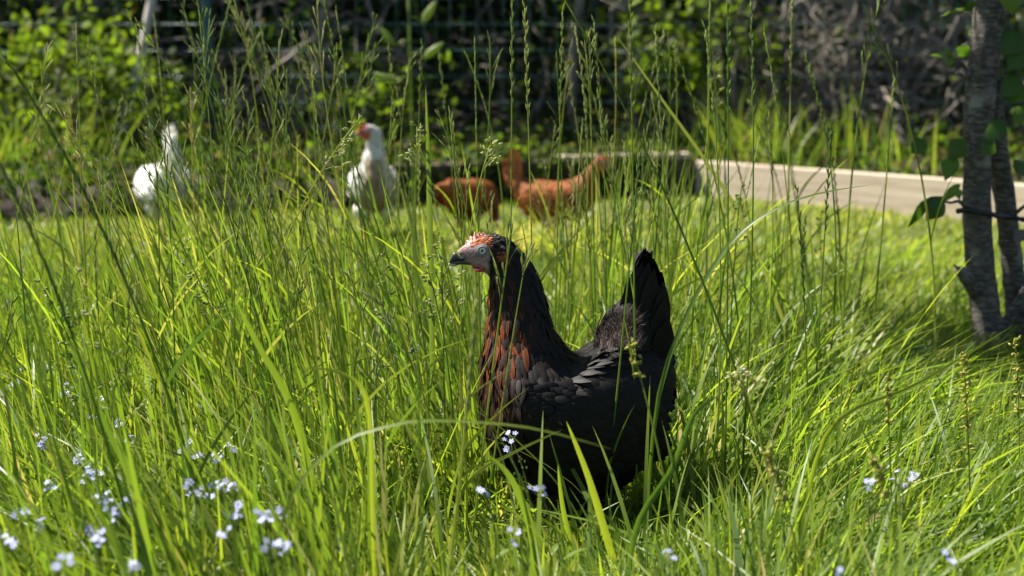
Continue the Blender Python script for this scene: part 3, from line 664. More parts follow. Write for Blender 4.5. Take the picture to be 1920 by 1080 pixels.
            for k in range(wings['nf']):
                f = k / (wings['nf'] - 1)
                q = wings['fl0'] * (1 - f) + wings['fl1'] * f
                hit = bvh.ray_cast(Vector((q[0], s * 0.4, q[1])), Vector((0, -s, 0)))
                if hit[0] is None: continue
                N = np.array(hit[1]); N = N if N[1] * s > 0 else -N; N = nrm(N * np.array([0.4, 1, 0.6]))
                cw = np.array([colours['wing']]) * (0.8 + 0.3 * rng.random())
                V, F, C = feathers(np.array(hit[0])[None] + N * (0.008 + 0.002 * (k % 2)), np.array([[1.0, -s * 0.28, wings['slope'] - 0.18 * f]]), N[None], np.array([0.105 - 0.02 * f]), np.array([0.023]), cw, cw * 1.3, 0.02, -0.12,
                                   prof=[0.3, 0.8, 1, 1, 0.9, 0.55, 0.1])
                g = MB(); g.add(V, F, C); g.build('flight_feather', M_body, wo)
    # --- tail feathers
    for (b0, tip, wd, y0, y1) in tails:
        b0, tip = np.array([b0[0], y0, b0[1]]), np.array([tip[0], y1, tip[1]])
        dd = tip - b0; l_ = np.linalg.norm(dd); s = 1 if y1 > 0 else -1
        nor = np.array([0.15, s * 1.0, 0.25])
        ct = np.array([colours['tail']]) * rng.uniform(0.85, 1.3)
        V, F, C = feathers(b0[None], dd[None], nor[None], np.array([l_]), np.array([wd]), ct * 0.8, ct * 1.35, 0.0, -0.06 * s * 0 + rng.uniform(-0.05, 0.05), 0.14, prof=[0.25, 0.6, 0.9, 1, 1.0, 0.97, 0.85, 0.5, 0.08])
        V = V + rng.normal(0, 0.0007, V.shape)
        g = MB(); g.add(V, F, C); g.build('tail_feather', M_body, root)
    # --- downy fluff
    if fluff:
        q0, q1, n_, cf, ln = fluff; base, nor = [], []
        for k in range(n_ * 2):
            q = np.array([rng.uniform(q0[0], q1[0]), rng.uniform(q0[1], q1[1])])
            hit = bvh.ray_cast(Vector((q[0], -0.4, q[1])), Vector((0, 1, 0)))
            if hit[0] is not None: base.append(np.array(hit[0])); nor.append(np.array(hit[1]))
        base = np.array(base); nor = np.array(nor); nor = np.where(nor[:, 1:2] > 0, -nor, nor); n_ = len(base)
        dd = np.array([0.35, -0.15, 0.9]) + rng.normal(0, 0.38, (n_, 3)) + nor * 0.35
        V, F, T, X, I = ribbons(base, dd, nor, ln * rng.uniform(0.6, 1.4, n_), np.full(n_, 0.0011), [1, 1, 0.8, 0.1], nor * 0.1 + rng.normal(0, 0.15, (n_, 3)))
        C = np.array(cf)[None] * rng.uniform(0.6, 1.5, (n_, 1))[I]
        g = MB(); g.add(V, F, C); f = g.build('down', M['softplume'], root); f['kind'] = 'stuff'
    # --- head features
    def f3(x, y, yy=0.0):
        q = fm(x, y); return np.array([q[0], yy, q[1]])
    # beak
    def small(st, nm, m, power=1.0):
        sts = []
        for (lx, ly, ux, uy, w) in st:
            a, b = fm(lx, ly), fm(ux, uy); sts.append((a[0], a[1], b[0], b[1], w * px))
        g, _ = loft(sts, 14, 16); g = capped(g); b = MB(); b.add(turn(g.reshape(-1, 3)), grid_faces(*g.shape[:2]), np.array([0.5, 0.5, 0.5])); return b.build(nm, m, root)
    bk = small([(890, 488.5, 890, 480, 11), (878, 488, 872, 476, 9.4), (866, 488, 863, 481, 7.6), (857, 488.5, 853, 472.5, 5.6), (849, 491, 846.5, 480, 3.4), (843, 497, 842.5, 489, 1.2)], 'upper_beak', M['beak'] if kind == 'black' else M['paletip'])
    small([(890, 498, 890, 487.5, 9.0), (876, 496.5, 874, 487, 7.8), (863, 496, 860, 487.5, 5.6), (852, 498.5, 850, 490, 3.5), (845, 498, 844.5, 493.5, 1.3)], 'lower_beak', M['paletip'] if kind != 'black' else M['beak'])
    if kind == 'black':
        tipo = small([(856, 499.5, 855, 494, 4.6), (850, 499.8, 848.5, 493, 3.6), (845, 499.0, 844, 493.5, 1.9), (841.6, 497.5, 841.4, 494.5, 0.6)], 'pale_beak_tip', M['paletip'])
        for s in (-1, 1):
            g = MB(); c = f3(867, 474, s * 7.6 * px); g.add(turn(tube([c + np.array([-4 * px, 0, -1.2 * px]), c, c + np.array([4 * px, 0, 1.0 * px])], [0.3 * px, 1.1 * px, 0.4 * px], 6)[0]), tube([c + np.array([-4 * px, 0, -1.2 * px]), c, c + np.array([4 * px, 0, 1.0 * px])], [0.3 * px, 1.1 * px, 0.4 * px], 6)[1])
            g.build('nostril', M['pupil'], root)
    # comb: a serrated blade, thick at its foot
    bx = np.linspace(0, 1, 57); footx = 864 + (912 - 864) * bx; footy = np.interp(bx, [0, 0.3, 0.6, 1], [473, 459, 450, 444])
    cs = comb_scale
    env = np.interp(bx, [0, 0.12, 0.35, 0.6, 0.85, 1], [4, 9, 14, 17, 15, 3]) * cs
    teeth = (0.5 - 0.5 * np.cos(bx * 2 * math.pi * 6.0)) ** 0.8
    h_ = env * (0.45 + 0.55 * teeth * (0.8 + 0.2 * np.sin(bx * 23)))
    rows = 5; V = []
    for s in (-1, 1):
        for r in range(rows):
            f = r / (rows - 1)
            for k in range(len(bx)):
                th = (7.5 * (1 - f) ** 1.3 + 0.9) * px * (0.5 + 0.5 * math.sin(math.pi * min(1, bx[k] * 1.02 + 0.02)))
                lean = 2.0 * f * px * math.sin(k * 0.9)
                a = f3(footx[k] - f * h_[k] * 0.15, footy[k] - f * h_[k], s * th + lean); V.append(a)
    V = np.array(V); nb = len(bx); F = []
    for s in range(2):
        for r in range(rows - 1):
            for k in range(nb - 1):
                a = s * rows * nb + r * nb + k; F.append((a, a + 1, a + nb + 1, a + nb) if s == 0 else (a, a + nb, a + nb + 1, a + 1))
    for k in range(nb - 1):
        a = (rows - 1) * nb + k; b = rows * nb + a; F.append((a, a + 1, b + 1, b))
    g = MB(); g.add(turn(V), F); g.build('comb', M[comb_mat], root)
    # wattles, eyes
    import bmesh
    for s in (-1, 1):
        wl_ = MB(); P = np.array([f3(887, 500, s * 10 * px), f3(894, 504, s * 13 * px), f3(901, 505, s * 15 * px), f3(908, 501, s * 17 * px)])
        V, F = tube(P, np.array([1.5, 7, 8, 2]) * px * (1 if kind == 'black' else 1.5), 10, squash=0.45 if abs(s) else 1)
        wl_.add(turn(V), F); wl_.build('wattle', M['wattle'], root)
        c = f3(905, 467, 0.0); hit = bvh.ray_cast(Vector(turn(c[None] + np.array([[0, s * 0.2, 0]]))[0]), Vector(turn(np.array([[0, -s * 1.0, 0]]) + piv)[0] - piv))
        surf = np.array(hit[0]) if hit[0] is not None else turn(f3(905, 467, s * 22 * px)[None])[0]
        out = turn(np.array([[0, s * 1.0, 0]]) + piv)[0] - piv; out = nrm(out + turn(np.array([[-0.18, 0, 0.1]]) + piv)[0] - piv)
        def ball(r, cpos, nm, m, par, sq=1.0):
            bm = bmesh.new(); bmesh.ops.create_uvsphere(bm, u_segments=20, v_segments=12, radius=r)
            bmesh.ops.scale(bm, vec=(1, 1, sq), verts=bm.verts); bmesh.ops.rotate(bm, cent=(0, 0, 0), matrix=Vector(out).to_track_quat('Z', 'Y').to_matrix(), verts=bm.verts)
            bmesh.ops.translate(bm, vec=tuple(cpos), verts=bm.verts); return bm_obj(nm, bm, m, par, True)
        eye = ball(8.2 * px, surf - out * 3.4 * px, 'eye', M['iris'], root, 0.8)
        ball(2.9 * px, surf + out * 2.5 * px, 'pupil', M['pupil'], eye, 0.45)
        # wrinkled lids
        ql = Vector(out).to_track_quat('Z', 'Y').to_matrix(); a = np.linspace(0, 2 * math.pi, 25)
        g = MB()
        for (rr, th, dz, el) in ((8.0, 1.7, 1.6, 0.9), (10.6, 1.6, 0.4, 0.9), (13.2, 1.2, -1.2, 0.88)):
            ringp = np.array([np.array(ql @ Vector((math.cos(q) * rr * px, math.sin(q) * rr * px * el, dz * px))) for q in a]) + surf
            g.add(*tube(ringp, th * px, 7, cap=False))
        g.build('eyelid', M['eyelid'], root)
    return root, bvh

# --- the black hen, from her outline in the photograph
def hx(x, y):
    q = pt(x, y, HY); return np.array([q[0] - Hx, q[2]])
S_ = float(pt(1000, 700, HY)[0] - pt(999, 700, HY)[0])
def conv(st): return [(*hx(a, b), *hx(c, d), w * S_) for (a, b, c, d, w) in st]
def invpx(p):                      # local metres -> photo pixel (approx., for the colour rule)
    w = p + np.array([Hx, HY, 0]); f = np.array([0, math.cos(PITCH), -math.sin(PITCH)]); upv = np.array([0, math.sin(PITCH), math.cos(PITCH)])
    q = np.array([Hx, HY, 0]) * np.array([0, 1, 0]) + w * np.array([1, 0, 1]) - np.array([0, 0, CAM_H]); dpt = q @ f
    return 960 + q[:, 0] / dpt * FPX, 540 - (q @ upv) / dpt * FPX
def hero_rule(us, up, p, g):
    x, y = invpx(p); n_ = len(us)
    blk = np.array([0.0065, 0.0054, 0.0048]); rust = np.array([0.30, 0.066, 0.005])
    front = np.clip((1005 + 0.0 * y - x) / 75, 0, 1) * np.clip((y - 500) / 40, 0, 1) * np.clip((720 - y) / 70, 0, 1)
    patch = np.exp(-((x - 965) / 40) ** 2 - ((y - 615) / 45) ** 2)
    lowb = np.clip((1000 - x) / 70, 0, 1) * np.clip((y - 660) / 40, 0, 1) * np.clip((830 - y) / 90, 0, 1)
    brow = np.exp(-((x - 894) / 16) ** 2 - ((y - 452) / 9) ** 2) + 0.6 * np.exp(-((x - 938) / 9) ** 2 - ((y - 478) / 8) ** 2)
    a = np.clip(front * 0.42 * np.clip((990 - x) / 60, 0.25, 1) + patch * 0.45, 0, 1)
    pick = np.where(g.random(n_) < 0.40, g.uniform(0.9, 1.9, n_), g.uniform(0, 0.25, n_)); a = a * pick
    edge_w = np.clip(a * g.uniform(0.7, 1.4, n_) + lowb * 0.22 * g.uniform(0.0, 1.3, n_) + brow * 1.2, 0, 1)[:, None]
    mid_w = np.clip(a * g.uniform(-0.4, 0.45, n_) + brow, 0, 1)[:, None]
    k = g.uniform(0.7, 1.35, (n_, 1))
    return (blk * (1 - mid_w) + rust * mid_w) * k, (blk * 1.25 * (1 - edge_w) + rust * edge_w) * k, np.ones(n_, bool)
hero_tails = []
for (tx, ty, bx_, by_, w, y0, y1) in [(1193, 497, 1165, 640, 34, -.012, -.014), (1203, 489, 1180, 645, 36, -.016, -.018), (1212, 487, 1192, 645, 36, -.018, -.022), (1221, 501, 1205, 650, 36, -.020, -.026),
        (1229, 522, 1215, 655, 36, -.022, -.030), (1243, 530, 1222, 660, 36, -.024, -.036), (1241, 552, 1228, 665, 36, -.026, -.040), (1246, 590, 1230, 680, 36, -.03, -.042),
        (1198, 494, 1170, 640, 34, .012, .014), (1208, 489, 1185, 645, 36, .016, .018), (1217, 494, 1198, 645, 36, .018, .022), (1226, 510, 1210, 650, 36, .020, .026), (1236, 534, 1218, 655, 36, .022, .032), (1242, 560, 1225, 665, 36, .026, .04)]:
    hero_tails.append((hx(bx_, by_), hx(tx, ty), w * S_, y0, y1))
hq = lambda x, y: np.array(hx(x, y))
hen, hero_bvh = make_hen('hen', 'black hen with copper neck standing side on in the long grass', (Hx, HY, 0), 0, hx, S_, conv(HERO), conv(TAILCORE),
    dict(base=(0.005, 0.0043, 0.004), face=(0.30, 0.20, 0.195), rule=hero_rule, tail=(0.006, 0.0052, 0.005), belly=(0.005, 0.0045, 0.004), wing=(0.0058, 0.005, 0.0046)), 8500, hero_tails, 'black',
    [(*hx(1050, 900), *hx(1072, 985), 0.042, 0.012, 0.04)], comb_mat='comb', leg_mat='greyleg',
    fluff=(hq(1118, 652), hq(1188, 592), 520, (0.17, 0.125, 0.11), 0.022),
    wings=dict(coverts=[hq(985, 700), hq(1200, 690), hq(1195, 820), hq(1010, 850)], n=640, slope=-0.22, nf=9, fl0=hq(1135, 690), fl1=hq(1120, 820)))

# --- the hens farther back
def flat_rule(mid, edge, dirt_shade=None):
    def f(us, up, p, g):
        n_ = len(us); k = g.uniform(0.7, 1.15, (n_, 1)); m = np.tile(np.array(mid, float), (n_, 1)) * k; e = np.tile(np.array(edge, float), (n_, 1)) * k
        if dirt_shade is not None:
            c, lo, hi = dirt_shade; w = (np.clip((-up - 0.45) / 0.4, 0, 1) * ((us > lo) & (us < hi)) * g.uniform(0.65, 1.0, n_))[:, None]  # tan dirt that also stands in for warm shade on the breast
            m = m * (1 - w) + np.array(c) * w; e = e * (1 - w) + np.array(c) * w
        return m, e, np.ones(n_, bool)
    return f
def head_at(ex, ez, s, ang):       # map of the head pixels onto another hen: eye at (ex,ez), metres per pixel s, nose-down angle
    c, q = math.cos(ang), math.sin(ang)
    def f(x, y):
        a, b = (x - 905) * s, (467 - y) * s
        return np.array([ex + a * c - b * q, ez + a * q + b * c])
    return f
def head_st(fm, s): return [(*fm(a, b), *fm(c, d), w * s) for (a, b, c, d, w) in HEAD]
REAR = [(0.0, .095, 0.0, .272, .092), (.055, .10, .05, .275, .086), (.105, .125, .09, .278, .068), (.14, .165, .12, .282, .048), (.16, .21, .15, .285, .027), (.168, .24, .16, .278, .010)]
def rear_tail(x, z, up_, n_, w, l_, tilt):
    out = []
    for k in range(n_):
        f = k / (n_ - 1) * 2 - 1; a = R(tilt + 9 * abs(f) * 1.2 - 5); y1 = f * 0.022
        out.append((np.array([x, z]), np.array([x + math.cos(a) * l_ * (1 - 0.15 * abs(f)), z + math.sin(a) * l_ * (1 - 0.15 * abs(f))]), w, f * 0.018, y1))
    return out
TC = [(.11, .235, .165, .215, .04), (.125, .275, .185, .25, .03), (.15, .315, .20, .29, .018), (.17, .35, .205, .33, .006)]
WG = dict(coverts=[np.array([-.10, .25]), np.array([.09, .25]), np.array([.10, .165]), np.array([-.08, .15])], n=150, slope=0.02, nf=7, fl0=np.array([.04, .245]), fl1=np.array([.03, .17]))
TH = [(0.0, .12, .0, .07, .034, .012, .04)]
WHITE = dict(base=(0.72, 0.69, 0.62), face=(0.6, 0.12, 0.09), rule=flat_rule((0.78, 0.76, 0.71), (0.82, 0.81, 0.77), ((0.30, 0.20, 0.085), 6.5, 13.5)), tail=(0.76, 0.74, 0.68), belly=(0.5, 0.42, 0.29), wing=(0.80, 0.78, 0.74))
BROWN = dict(base=(0.25, 0.08, 0.018), face=(0.5, 0.1, 0.08), rule=flat_rule((0.28, 0.085, 0.018), (0.40, 0.15, 0.04)), tail=(0.32, 0.11, 0.035), belly=(0.32, 0.14, 0.05), wing=(0.25, 0.07, 0.014))
# upright white hen facing us, head turned
Y = 5.25; hm = head_at(-.105, .395, 0.00070, 0.0)
body = head_st(hm, 0.0007) + [(-.098, .345, -.052, .395, .022), (-.102, .315, -.045, .365, .028), (-.108, .285, -.04, .335, .036), (-.116, .25, -.03, .305, .042), (-.12, .205, -.015, .285, .056), (-.10, .15, .0, .275, .068), (-.05, .11, .02, .272, .072)] + REAR[1:]
make_hen('hen', 'upright white hen with red comb, head turned aside, breast stained and shaded tan', (gx(703, Y), Y, 0), R(97), hm, 0.0007, body, TC, WHITE, 1500, rear_tail(.15, .25, 1, 9, .034, .11, 62), 'white', TH, yaw=R(-72), pivot=(-.075, 0, .38), comb_scale=1.7, wings=WG, scale=1.03)
# white hen seen from behind with her tail cocked, head down in the grass
Y = 5.35
def graze(ex, ez): return head_at(ex, ez, 0.0007, R(62))
hm = graze(-.235, .075)
body = head_st(hm, 0.0007) + [(-.19, .105, -.242, .135, .026), (-.165, .12, -.222, .18, .034), (-.14, .122, -.19, .222, .052), (-.105, .112, -.145, .252, .074), (-.055, .098, -.075, .268, .088)] + REAR
tc2 = [(.085, .25, .165, .225, .042), (.10, .30, .175, .27, .034), (.12, .345, .182, .325, .022), (.135, .385, .18, .37, .010)]
make_hen('hen', 'white hen seen from behind with her pointed tail cocked up, head down in the grass', (gx(312, Y), Y, 0.0), R(-63), hm, 0.0007, body, tc2, dict(WHITE, rule=flat_rule((0.78, 0.76, 0.71), (0.82, 0.81, 0.77))), 1500, rear_tail(.13, .26, 1, 9, .036, .175, 84), 'white', TH, wings=WG, scale=1.0)
# brown hen walking to the right
Y = 5.05; hm = head_at(-.205, .350, 0.0008, R(4))
body = head_st(hm, 0.0007) + [(-.184, .283, -.142, .330, .027), (-.184, .250, -.122, .308, .036), (-.180, .210, -.095, .288, .054), (-.155, .16, -.06, .275, .075), (-.11, .12, -.03, .27, .087), (-.05, .10, -.01, .27, .092)] + REAR[1:]
make_hen('hen', 'russet brown hen with raised tail and red comb walking past the sleeper edging', (gx(1037, Y), Y, 0), R(174), hm, 0.0007, body, TC, BROWN, 1500, rear_tail(.15, .25, 1, 9, .036, .165, 84), 'brown', TH, comb_scale=1.7, wings=WG, scale=0.86)
# brown hen pecking
Y = 5.3; hm = graze(-.235, .075)
body = head_st(hm, 0.0007) + [(-.19, .105, -.242, .135, .026), (-.165, .12, -.222, .18, .034), (-.14, .122, -.19, .222, .052), (-.105, .112, -.145, .252, .074), (-.055, .098, -.075, .268, .088)] + REAR
make_hen('hen', 'russet brown hen pecking at the ground in front of the walking brown hen', (gx(878, Y), Y, -0.0), R(236), hm, 0.0007, body, [(.12, .19, .12, .272, .045), (.17, .21, .172, .268, .03), (.21, .235, .212, .262, .012)], BROWN, 1500, rear_tail(.14, .235, 1, 9, .034, .10, 12), 'brown', TH, comb_scale=1.3, wings=WG, scale=0.80)

# ------------------------------------------------------------------ the forked tree on the right
TY = 3.05
tr = empty('forked_tree', tuple(float(v) for v in (gx(1872, TY), TY, 0))); tag(tr, 'two-stemmed young tree with banded grey bark at the edge of the lawn', 'tree')
T0 = np.array(tr.location)
def tp(x, y, dy=0.0): return pt(x, y, TY + dy) - T0
def trunk(path, name, sides=18):
    P = np.array([tp(x, y, dy) for (x, y, w, dy) in path]); r = np.array([w for (x, y, w, dy) in path]) * (TY / FPX) / 2
    Q, u = crom(np.hstack([P, r[:, None]]), 40)
    V, F = tube(Q[:, :3], Q[:, 3] * (1 + rng.normal(0, 0.025, len(Q))), sides)
    V = V + rng.normal(0, 0.0009, V.shape)
    mb = MB(); mb.add(V, F); return mb.build(name, M['bark'], tr)
trunk([(1862, 760, 84, 0), (1860, 690, 66, 0), (1850, 600, 58, 0), (1838, 500, 54, 0), (1832, 400, 51, 0), (1832, 300, 51, 0), (1836, 200, 54, 0), (1845, 100, 54, 0), (1856, 0, 54, 0), (1868, -200, 48, 0.02), (1880, -500, 38, 0.05), (1900, -1000, 20, 0.1)], 'trunk')
trunk([(1916, 740, 58, 0.10), (1913, 660, 50, 0.10), (1904, 560, 43, 0.09), (1894, 460, 41, 0.08), (1882, 360, 40, 0.07), (1868, 280, 44, 0.05), (1862, 210, 40, 0.03), (1856, 150, 34, 0.01)], 'second_stem')
def branch(path, w0, w1, name='branch', sides=7):
    P = np.array([tp(*q) for q in path]); Q, u = crom(P, 12)
    mb = MB(); mb.add(*tube(Q, np.linspace(w0, w1, 12) * (TY / FPX) / 2 * (1 + rng.normal(0, 0.08, 12)), sides)); return mb.build(name, M['bark'], tr)
branch([(1822, 165, 0), (1812, 130, -0.02), (1790, 108, -0.04)], 12, 5)
branch([(1815, 130, -0.03), (1812, 145, -0.05), (1797, 138, -0.08)], 11, 6)
branch([(1862, 70, 0), (1878, 45, -0.02), (1895, 22, -0.04), (1930, -20, -0.06)], 14, 8)
branch([(1870, 165, 0), (1885, 140, 0), (1902, 110, 0.0), (1915, 60, 0)], 9, 4)
branch([(1822, 308, 0), (1805, 285, -0.03), (1782, 275, -0.05)], 14, 5)
branch([(1815, 398, 0), (1800, 378, -0.04), (1780, 380, -0.06), (1755, 372, -0.08)], 9, 3)
branch([(1885, 430, 0.08), (1905, 400, 0.06), (1930, 380, 0.05)], 9, 6)
branch([(1838, 560, -0.0), (1822, 535, -0.02), (1806, 514, -0.035), (1799, 505, -0.04)], 34, 19)
branch([(1806, 514, -0.035), (1796, 503, -0.045), (1788, 497, -0.05)], 9, 3)
branch([(1852, 690, 0), (1890, 600, 0.04), (1925, 540, 0.05)], 26, 16)
for (az, el, l_) in [(200, 40, 1.5), (160, 35, 1.5), (120, 40, 1.2), (250, 45, 1.1), (60, 45, 1.0), (330, 40, 1.2), (180, 65, 1.3), (20, 50, 1.0), (140, 60, 1.3)]:
    a = tp(1875, -420, 0.04) + np.array([0, 0, rng.uniform(-0.15, 0.35)])
    e = a + np.array([math.cos(R(az)) * math.cos(R(el)), math.sin(R(az)) * math.cos(R(el)), math.sin(R(el))]) * l_
    mb = MB(); mb.add(*tube(stem_path(a, e, 0.3, 9), np.linspace(0.016, 0.004, 9), 6)); mb.build('branch', M['bark'], tr)
TREELEAF = [0.06, 0.62, 0.95, 1.0, 0.78, 0.4, 0.03]
nl = 4200; cl = rng.normal(0, 1, (46, 3)) * np.array([0.75, 0.6, 0.32]) + tp(1840, -1050, 0.1) + np.array([-0.35, 0.1, 0.1])
cl[:, 2] = np.maximum(cl[:, 2], 1.18)
cl[:20] = np.array([-0.62, 0.40, 1.42]) + rng.normal(0, 1, (20, 3)) * np.array([0.26, 0.2, 0.15])  # leaf clusters added towards the sun to shade the trunk
for e in cl[:20:4]:
    mb = MB(); mb.add(*tube(stem_path(tp(1870, -330, 0.03), e, 0.25, 9), np.linspace(0.014, 0.003, 9), 6)); mb.build('branch', M['bark'], tr)
base = cl[rng.integers(0, 46, nl)] + rng.normal(0, 0.15, (nl, 3)); base[:, 2] = np.maximum(base[:, 2], 1.08)
q = (base[:, 1] + 0.03) / SUN.y; zz = base[:, 2] - SUN.z * q; xx = base[:, 0] - SUN.x * q      # a gap cut to let sun reach the upper stems and sprays
k = ~((np.abs(zz - 0.70) < 0.13) & (np.abs(xx) < 0.25)); base = base[k]; nl = len(base)
V, F, T, X, I = ribbons(base, rng.normal(0, 1, (nl, 3)), nrm(rng.normal(0, 1, (nl, 3)) + [0, 0, 1.5]), rng.uniform(0.05, 0.085, nl), rng.uniform(0.035, 0.055, nl), LEAFPROF, rng.normal(0, 0.12, (nl, 3)), -0.25, 3)
tt = rng.random(nl); mb = MB(); mb.add(V, F, np.stack([tt[I], T, 0 * T], -1)); cr = mb.build('crown', M['treeleaf'], tr); cr['kind'] = 'stuff'
def tree_leaf(x0, y0, x1, y1, w, dy, tint, nor=None, name='leaf', par=tr, Yb=None):
    if nor is None: nor = (rng.normal(0, 0.5), -1, rng.uniform(0.2, 1.3))
    a, b = tp(x0, y0, dy), tp(x1, y1, dy - 0.01); d = b - a; l_ = np.linalg.norm(d)
    V, F, T, X, I = ribbons(a[None], d[None], np.array([nor], float), [l_], [w * TY / FPX], TREELEAF, np.array([[0, 0, -0.08]]), 0.22, 3)
    V = V + rng.normal(0, 0.0006, V.shape)
    g = MB(); g.add(V, F, np.stack([tint + 0 * T, T, 0 * T], -1)); return g.build(name, M['treeleaf'], par)
for q in [(1768, 370, 1737, 410, 44, -.08, 0.15, (0.2, -1, 0.2)), (1748, 368, 1702, 422, 26, -.08, 0.4, (0.7, -0.6, 0.3)), (1800, 345, 1768, 375, 20, -.08, 0.95), (1792, 352, 1800, 372, 22, -.05, 0.9),
          (1790, 106, 1740, 100, 16, -.04, 0.95, (0.1, -0.5, 1)), (1790, 108, 1765, 84, 18, -.04, 0.9, (0.2, -0.6, 0.8)), (1795, 106, 1818, 84, 34, -.04, 0.5), (1788, 110, 1774, 122, 14, -.04, 0.9),
          (1815, 14, 1764, 26, 14, -.03, 0.95, (0.1, -0.4, 1)), (1895, -30, 1898, 24, 46, -.06, 0.95, (0.0, -1, 0.5)), (1820, 20, 1815, 0, 26, -.03, 0.4), (1816, 70, 1820, 48, 12, -.03, 0.6),
          (1810, 262, 1780, 295, 40, -.05, 0.5), (1790, 290, 1772, 335, 34, -.05, 0.7), (1735, 262, 1708, 285, 34, -.03, 0.3), (1862, 262, 1842, 290, 34, -.1, 0.35), (1880, 225, 1850, 262, 40, -.1, 0.3),
          (1905, 200, 1930, 230, 40, -.08, 0.7), (1910, 140, 1880, 180, 40, -.02, 0.35), (1915, 60, 1880, 100, 50, -.02, 0.25), (1920, 95, 1890, 130, 40, -.02, 0.3), (1900, 300, 1930, 330, 36, 0.0, 0.5), (1925, 160, 1893, 190, 34, 0.02, 0.6)]:
    tree_leaf(*q)
tie = empty('tree_tie', tuple(float(v) for v in (T0 + tp(1850, 402)))); tag(tie, 'black knobbly rubber strap tied round both stems of the forked tree', 'tree tie')
off = T0 - np.array(tie.location)
mb = MB(); ring_r = 32 * TY / FPX
path = [tp(1796, 396, -0.02), tp(1815, 394, -0.045), tp(1845, 399, -0.052), tp(1868, 404, -0.04), tp(1890, 406, 0.03), tp(1915, 411, 0.03), tp(1960, 418, 0.03)]
Q, u = crom(np.array(path) + off, 46); rr = np.where(np.arange(46) % 2 == 0, 0.0066, 0.0042)
mb.add(*tube(Q, rr, 7)); mb.build('strap', M['rubber'], tie)
mb = MB(); mb.add(*tube(np.array([tp(1812, 395, -0.03), tp(1806, 396, 0.03), tp(1830, 398, 0.06), tp(1862, 402, 0.05), tp(1885, 405, 0.02)]) + off, 0.005, 7)); mb.build('strap', M['rubber'], tie)
bm = box(*(tp(1915, 441, 0.02) + off), 0.032, 0.004, 0.026, bev=0.0015); bm_obj('buckle', bm, M['greyleg'], tie)

